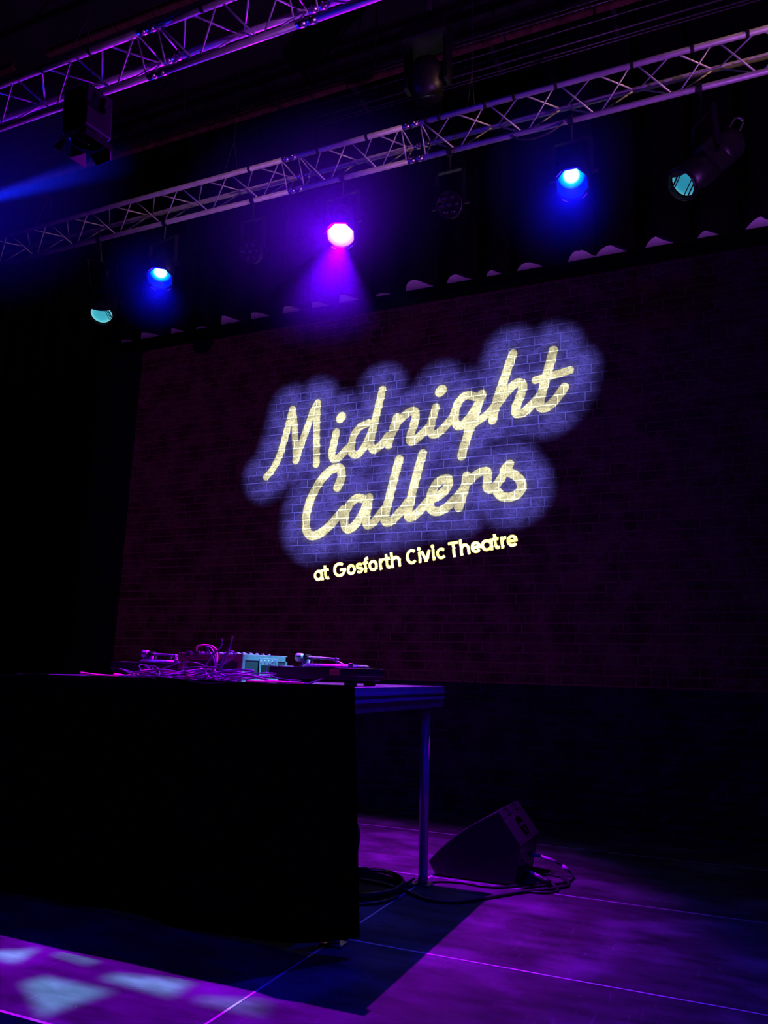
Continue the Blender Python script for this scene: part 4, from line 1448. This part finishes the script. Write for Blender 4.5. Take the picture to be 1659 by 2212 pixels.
floor_cable("cable with a blue plug and pale tape from the upper socket of the wedge monitor",
            [(-.945, 4.18, .088), (-.90, 4.19, .082), (-.85, 4.20, .066), (-.80, 4.21, .042), (-.765, 4.21, .014), (-.75, 4.16, .006), (-.76, 4.08, .006), (-.80, 4.02, .006), (-.88, 3.97, .006), (-.95, 3.90, .006), (-1.02, 3.82, .006), (-1.10, 3.79, .006), (-1.22, 3.80, .006), (-1.32, 3.76, .006), (-1.40, 3.64, .006), (-1.46, 3.58, .006)], .0055, None,
            (("plug", (-.958, 4.18, .090), (-.925, 4.185, .086), .009, M_PLUG), ("tape_wrap", (-.915, 4.187, .084), (-.845, 4.20, .064), .0085, M_TAPEP), ("tape_flag", (-.812, 4.207, .048), (-.782, 4.21, .026), .011, M_TAPEP)))
floor_cable("cable with pale blue tape from the lower socket of the wedge monitor",
            [(-.955, 3.985, .062), (-.92, 3.98, .050), (-.88, 3.975, .036), (-.84, 3.97, .024), (-.80, 3.955, .010), (-.775, 3.90, .006), (-.80, 3.84, .006), (-.87, 3.81, .006), (-.93, 3.84, .006), (-.90, 3.90, .006), (-.82, 3.99, .006), (-.78, 4.08, .006), (-.82, 4.16, .006), (-.90, 4.14, .012)], .005, None,
            (("plug", (-.965, 3.985, .064), (-.93, 3.982, .053), .008, M_RUBBER), ("tape_wrap", (-.925, 3.98, .052), (-.865, 3.975, .030), .0085, M_TAPEP), ("boot", (-.862, 3.974, .029), (-.825, 3.965, .018), .014, M_RUBBER)))
floor_cable("long black cable snaking from the coil past the table leg to the wedge monitor",
            [(-1.66, 3.60, .006), (-1.52, 3.58, .006), (-1.38, 3.52, .006), (-1.26, 3.45, .006), (-1.14, 3.47, .006), (-1.05, 3.58, .006), (-.97, 3.70, .006), (-.90, 3.80, .006), (-.82, 3.88, .006), (-.75, 4.0, .006), (-.78, 4.12, .006), (-.86, 4.20, .006)], .007)
coil = []
rc_ = random.Random(3)
for i in range(58):
    a = i * .42
    coil.append((-1.60 + (.19 + .012 * math.sin(i * 1.3)) * math.cos(a), 3.50 + (.20 + .012 * math.cos(i * .9)) * math.sin(a), .008 + .010 * (i // 15) + .003 * math.sin(i)))
floor_cable("black cable coiled on the stage floor under the DJ table", coil, .0075)
floor_cable("loose cable end trailing in front of the cable coil", [(-1.62, 3.22, .006), (-1.52, 3.22, .006), (-1.43, 3.30, .006), (-1.39, 3.42, .006), (-1.44, 3.55, .006), (-1.40, 3.66, .03)], .006)
floor_cable("cable loop hanging beside the drape under the DJ table", [(-1.45, 2.98, .86), (-1.43, 2.97, .60), (-1.415, 2.96, .44), (-1.385, 2.95, .39), (-1.37, 2.95, .34), (-1.385, 2.95, .24), (-1.40, 2.95, .12), (-1.44, 2.97, .02), (-1.52, 3.05, .006)], .010)

# cyan breakup light falling on the front of the stage
gob = spot("breakup_beam", (-3.90, 3.76, 3.36), (-1.88, 2.12, 0), (0.16, 0.60, 1.0), 3600, 15, .35, .03)
GX = (Vector((-1.88, 2.12, 0)) - Vector((-3.90, 3.76, 3.36)))
GM = gob.rotation_euler.to_matrix()


def breakup(nt, x, y):
    def math_(op, a, b=None):
        n = nt.nodes.new("ShaderNodeMath"); n.operation = op
        for i, v in enumerate((a, b)):
            if v is None:
                continue
            if isinstance(v, (int, float)):
                n.inputs[i].default_value = v
            else:
                nt.links.new(v, n.inputs[i])
        return n.outputs[0]
    total = None
    src = Vector((-3.90, 3.76, 3.36))
    # leaf-shaped openings, centred where their beams meet the deck
    for (px, py, ax_, ay_, rot, gain) in ((-1.93, 2.00, .135, .085, -.25, 1.0), (-1.74, 2.175, .14, .050, .12, 1.0), (-2.08, 2.232, .085, .020, .0, .8), (-2.30, 2.15, .07, .05, .3, .7), (-1.40, 2.17, .12, .045, .2, .35)):
        loc = GM.transposed() @ (Vector((px, py, 0)) - src)
        u0, v0 = loc.x / -loc.z, loc.y / -loc.z
        l2 = GM.transposed() @ (Vector((px + ax_ * math.cos(rot), py + ax_ * math.sin(rot), 0)) - src)
        l3 = GM.transposed() @ (Vector((px - ay_ * math.sin(rot), py + ay_ * math.cos(rot), 0)) - src)
        e1 = Vector((l2.x / -l2.z - u0, l2.y / -l2.z - v0)); e2 = Vector((l3.x / -l3.z - u0, l3.y / -l3.z - v0))
        det = e1.x * e2.y - e1.y * e2.x
        dx = math_('SUBTRACT', x, u0); dy = math_('SUBTRACT', y, v0)
        p = math_('ADD', math_('MULTIPLY', dx, e2.y / det), math_('MULTIPLY', dy, -e2.x / det))
        q = math_('ADD', math_('MULTIPLY', dx, -e1.y / det), math_('MULTIPLY', dy, e1.x / det))
        # a rounded wedge: the half-width shrinks along p
        wq = math_('MULTIPLY_ADD', p, .45)
        wq.node.inputs[2].default_value = .85
        d = math_('MAXIMUM', math_('ABSOLUTE', p), math_('ABSOLUTE', math_('DIVIDE', q, wq)))
        s = nt.nodes.new("ShaderNodeMapRange"); s.interpolation_type = 'SMOOTHSTEP'
        nt.links.new(d, s.inputs[0])
        s.inputs[1].default_value = 1.15; s.inputs[2].default_value = .70; s.inputs[3].default_value = 0; s.inputs[4].default_value = gain
        total = s.outputs[0] if total is None else math_('MAXIMUM', total, s.outputs[0])
    cb = nt.nodes.new("ShaderNodeCombineXYZ")
    for i in range(3):
        nt.links.new(total, cb.inputs[i])
    return cb.outputs[0]


shaped_light(gob, breakup)

# ------------------------------------------------------------------ haze volumes added to give lanterns and beam their glow
M_HAZE = bpy.data.materials.new("glow_haze")
M_HAZE.use_nodes = True
nt = M_HAZE.node_tree
for n in list(nt.nodes):
    nt.nodes.remove(n)
h_out = nt.nodes.new("ShaderNodeOutputMaterial")
h_vol = nt.nodes.new("ShaderNodeVolumeScatter")
h_vol.inputs["Color"].default_value = (.30, .5, 1, 1)
h_tc = nt.nodes.new("ShaderNodeTexCoord")
h_dot = nt.nodes.new("ShaderNodeVectorMath"); h_dot.operation = 'DOT_PRODUCT'
nt.links.new(h_tc.outputs["Object"], h_dot.inputs[0]); nt.links.new(h_tc.outputs["Object"], h_dot.inputs[1])
h_sub = nt.nodes.new("ShaderNodeMath"); h_sub.operation = 'SUBTRACT'; h_sub.use_clamp = True
h_sub.inputs[0].default_value = 1.0
nt.links.new(h_dot.outputs["Value"], h_sub.inputs[1])
h_pow = nt.nodes.new("ShaderNodeMath"); h_pow.operation = 'POWER'; h_pow.inputs[1].default_value = 2.0
nt.links.new(h_sub.outputs[0], h_pow.inputs[0])
h_mul = nt.nodes.new("ShaderNodeMath"); h_mul.operation = 'MULTIPLY'; h_mul.inputs[1].default_value = 0.075
nt.links.new(h_pow.outputs[0], h_mul.inputs[0])
nt.links.new(h_mul.outputs[0], h_vol.inputs["Density"])
nt.links.new(h_vol.outputs[0], h_out.inputs["Volume"])
hz = None
for (loc, sc_, lab) in (((-2.14, 3.72, 3.64), (1.15, .70, .80), "violet haze puff added for the glow round the magenta par can"),
                        ((-.68, 3.76, 3.62), (.50, .50, .56), "blue haze puff added for the glow round the right blue par can"),
                        ((-3.42, 3.80, 3.60), (.45, .42, .46), "blue haze puff added for the glow round the left blue par can"),
                        ((-3.80, 2.84, 3.66), (1.0, .5, .75), "blue haze in the narrow beam at the left edge")):
    if hz is None:
        bm = bmesh.new()
        bmesh.ops.create_icosphere(bm, subdivisions=3, radius=1.0)
        hz = obj("haze", bm, M_HAZE)
        o = hz
    else:
        o = hz.copy(); COL.objects.link(o)
    o.location = loc
    o.scale = sc_
    o["kind"] = "stuff"
    o["label"] = lab
    o["category"] = "haze"
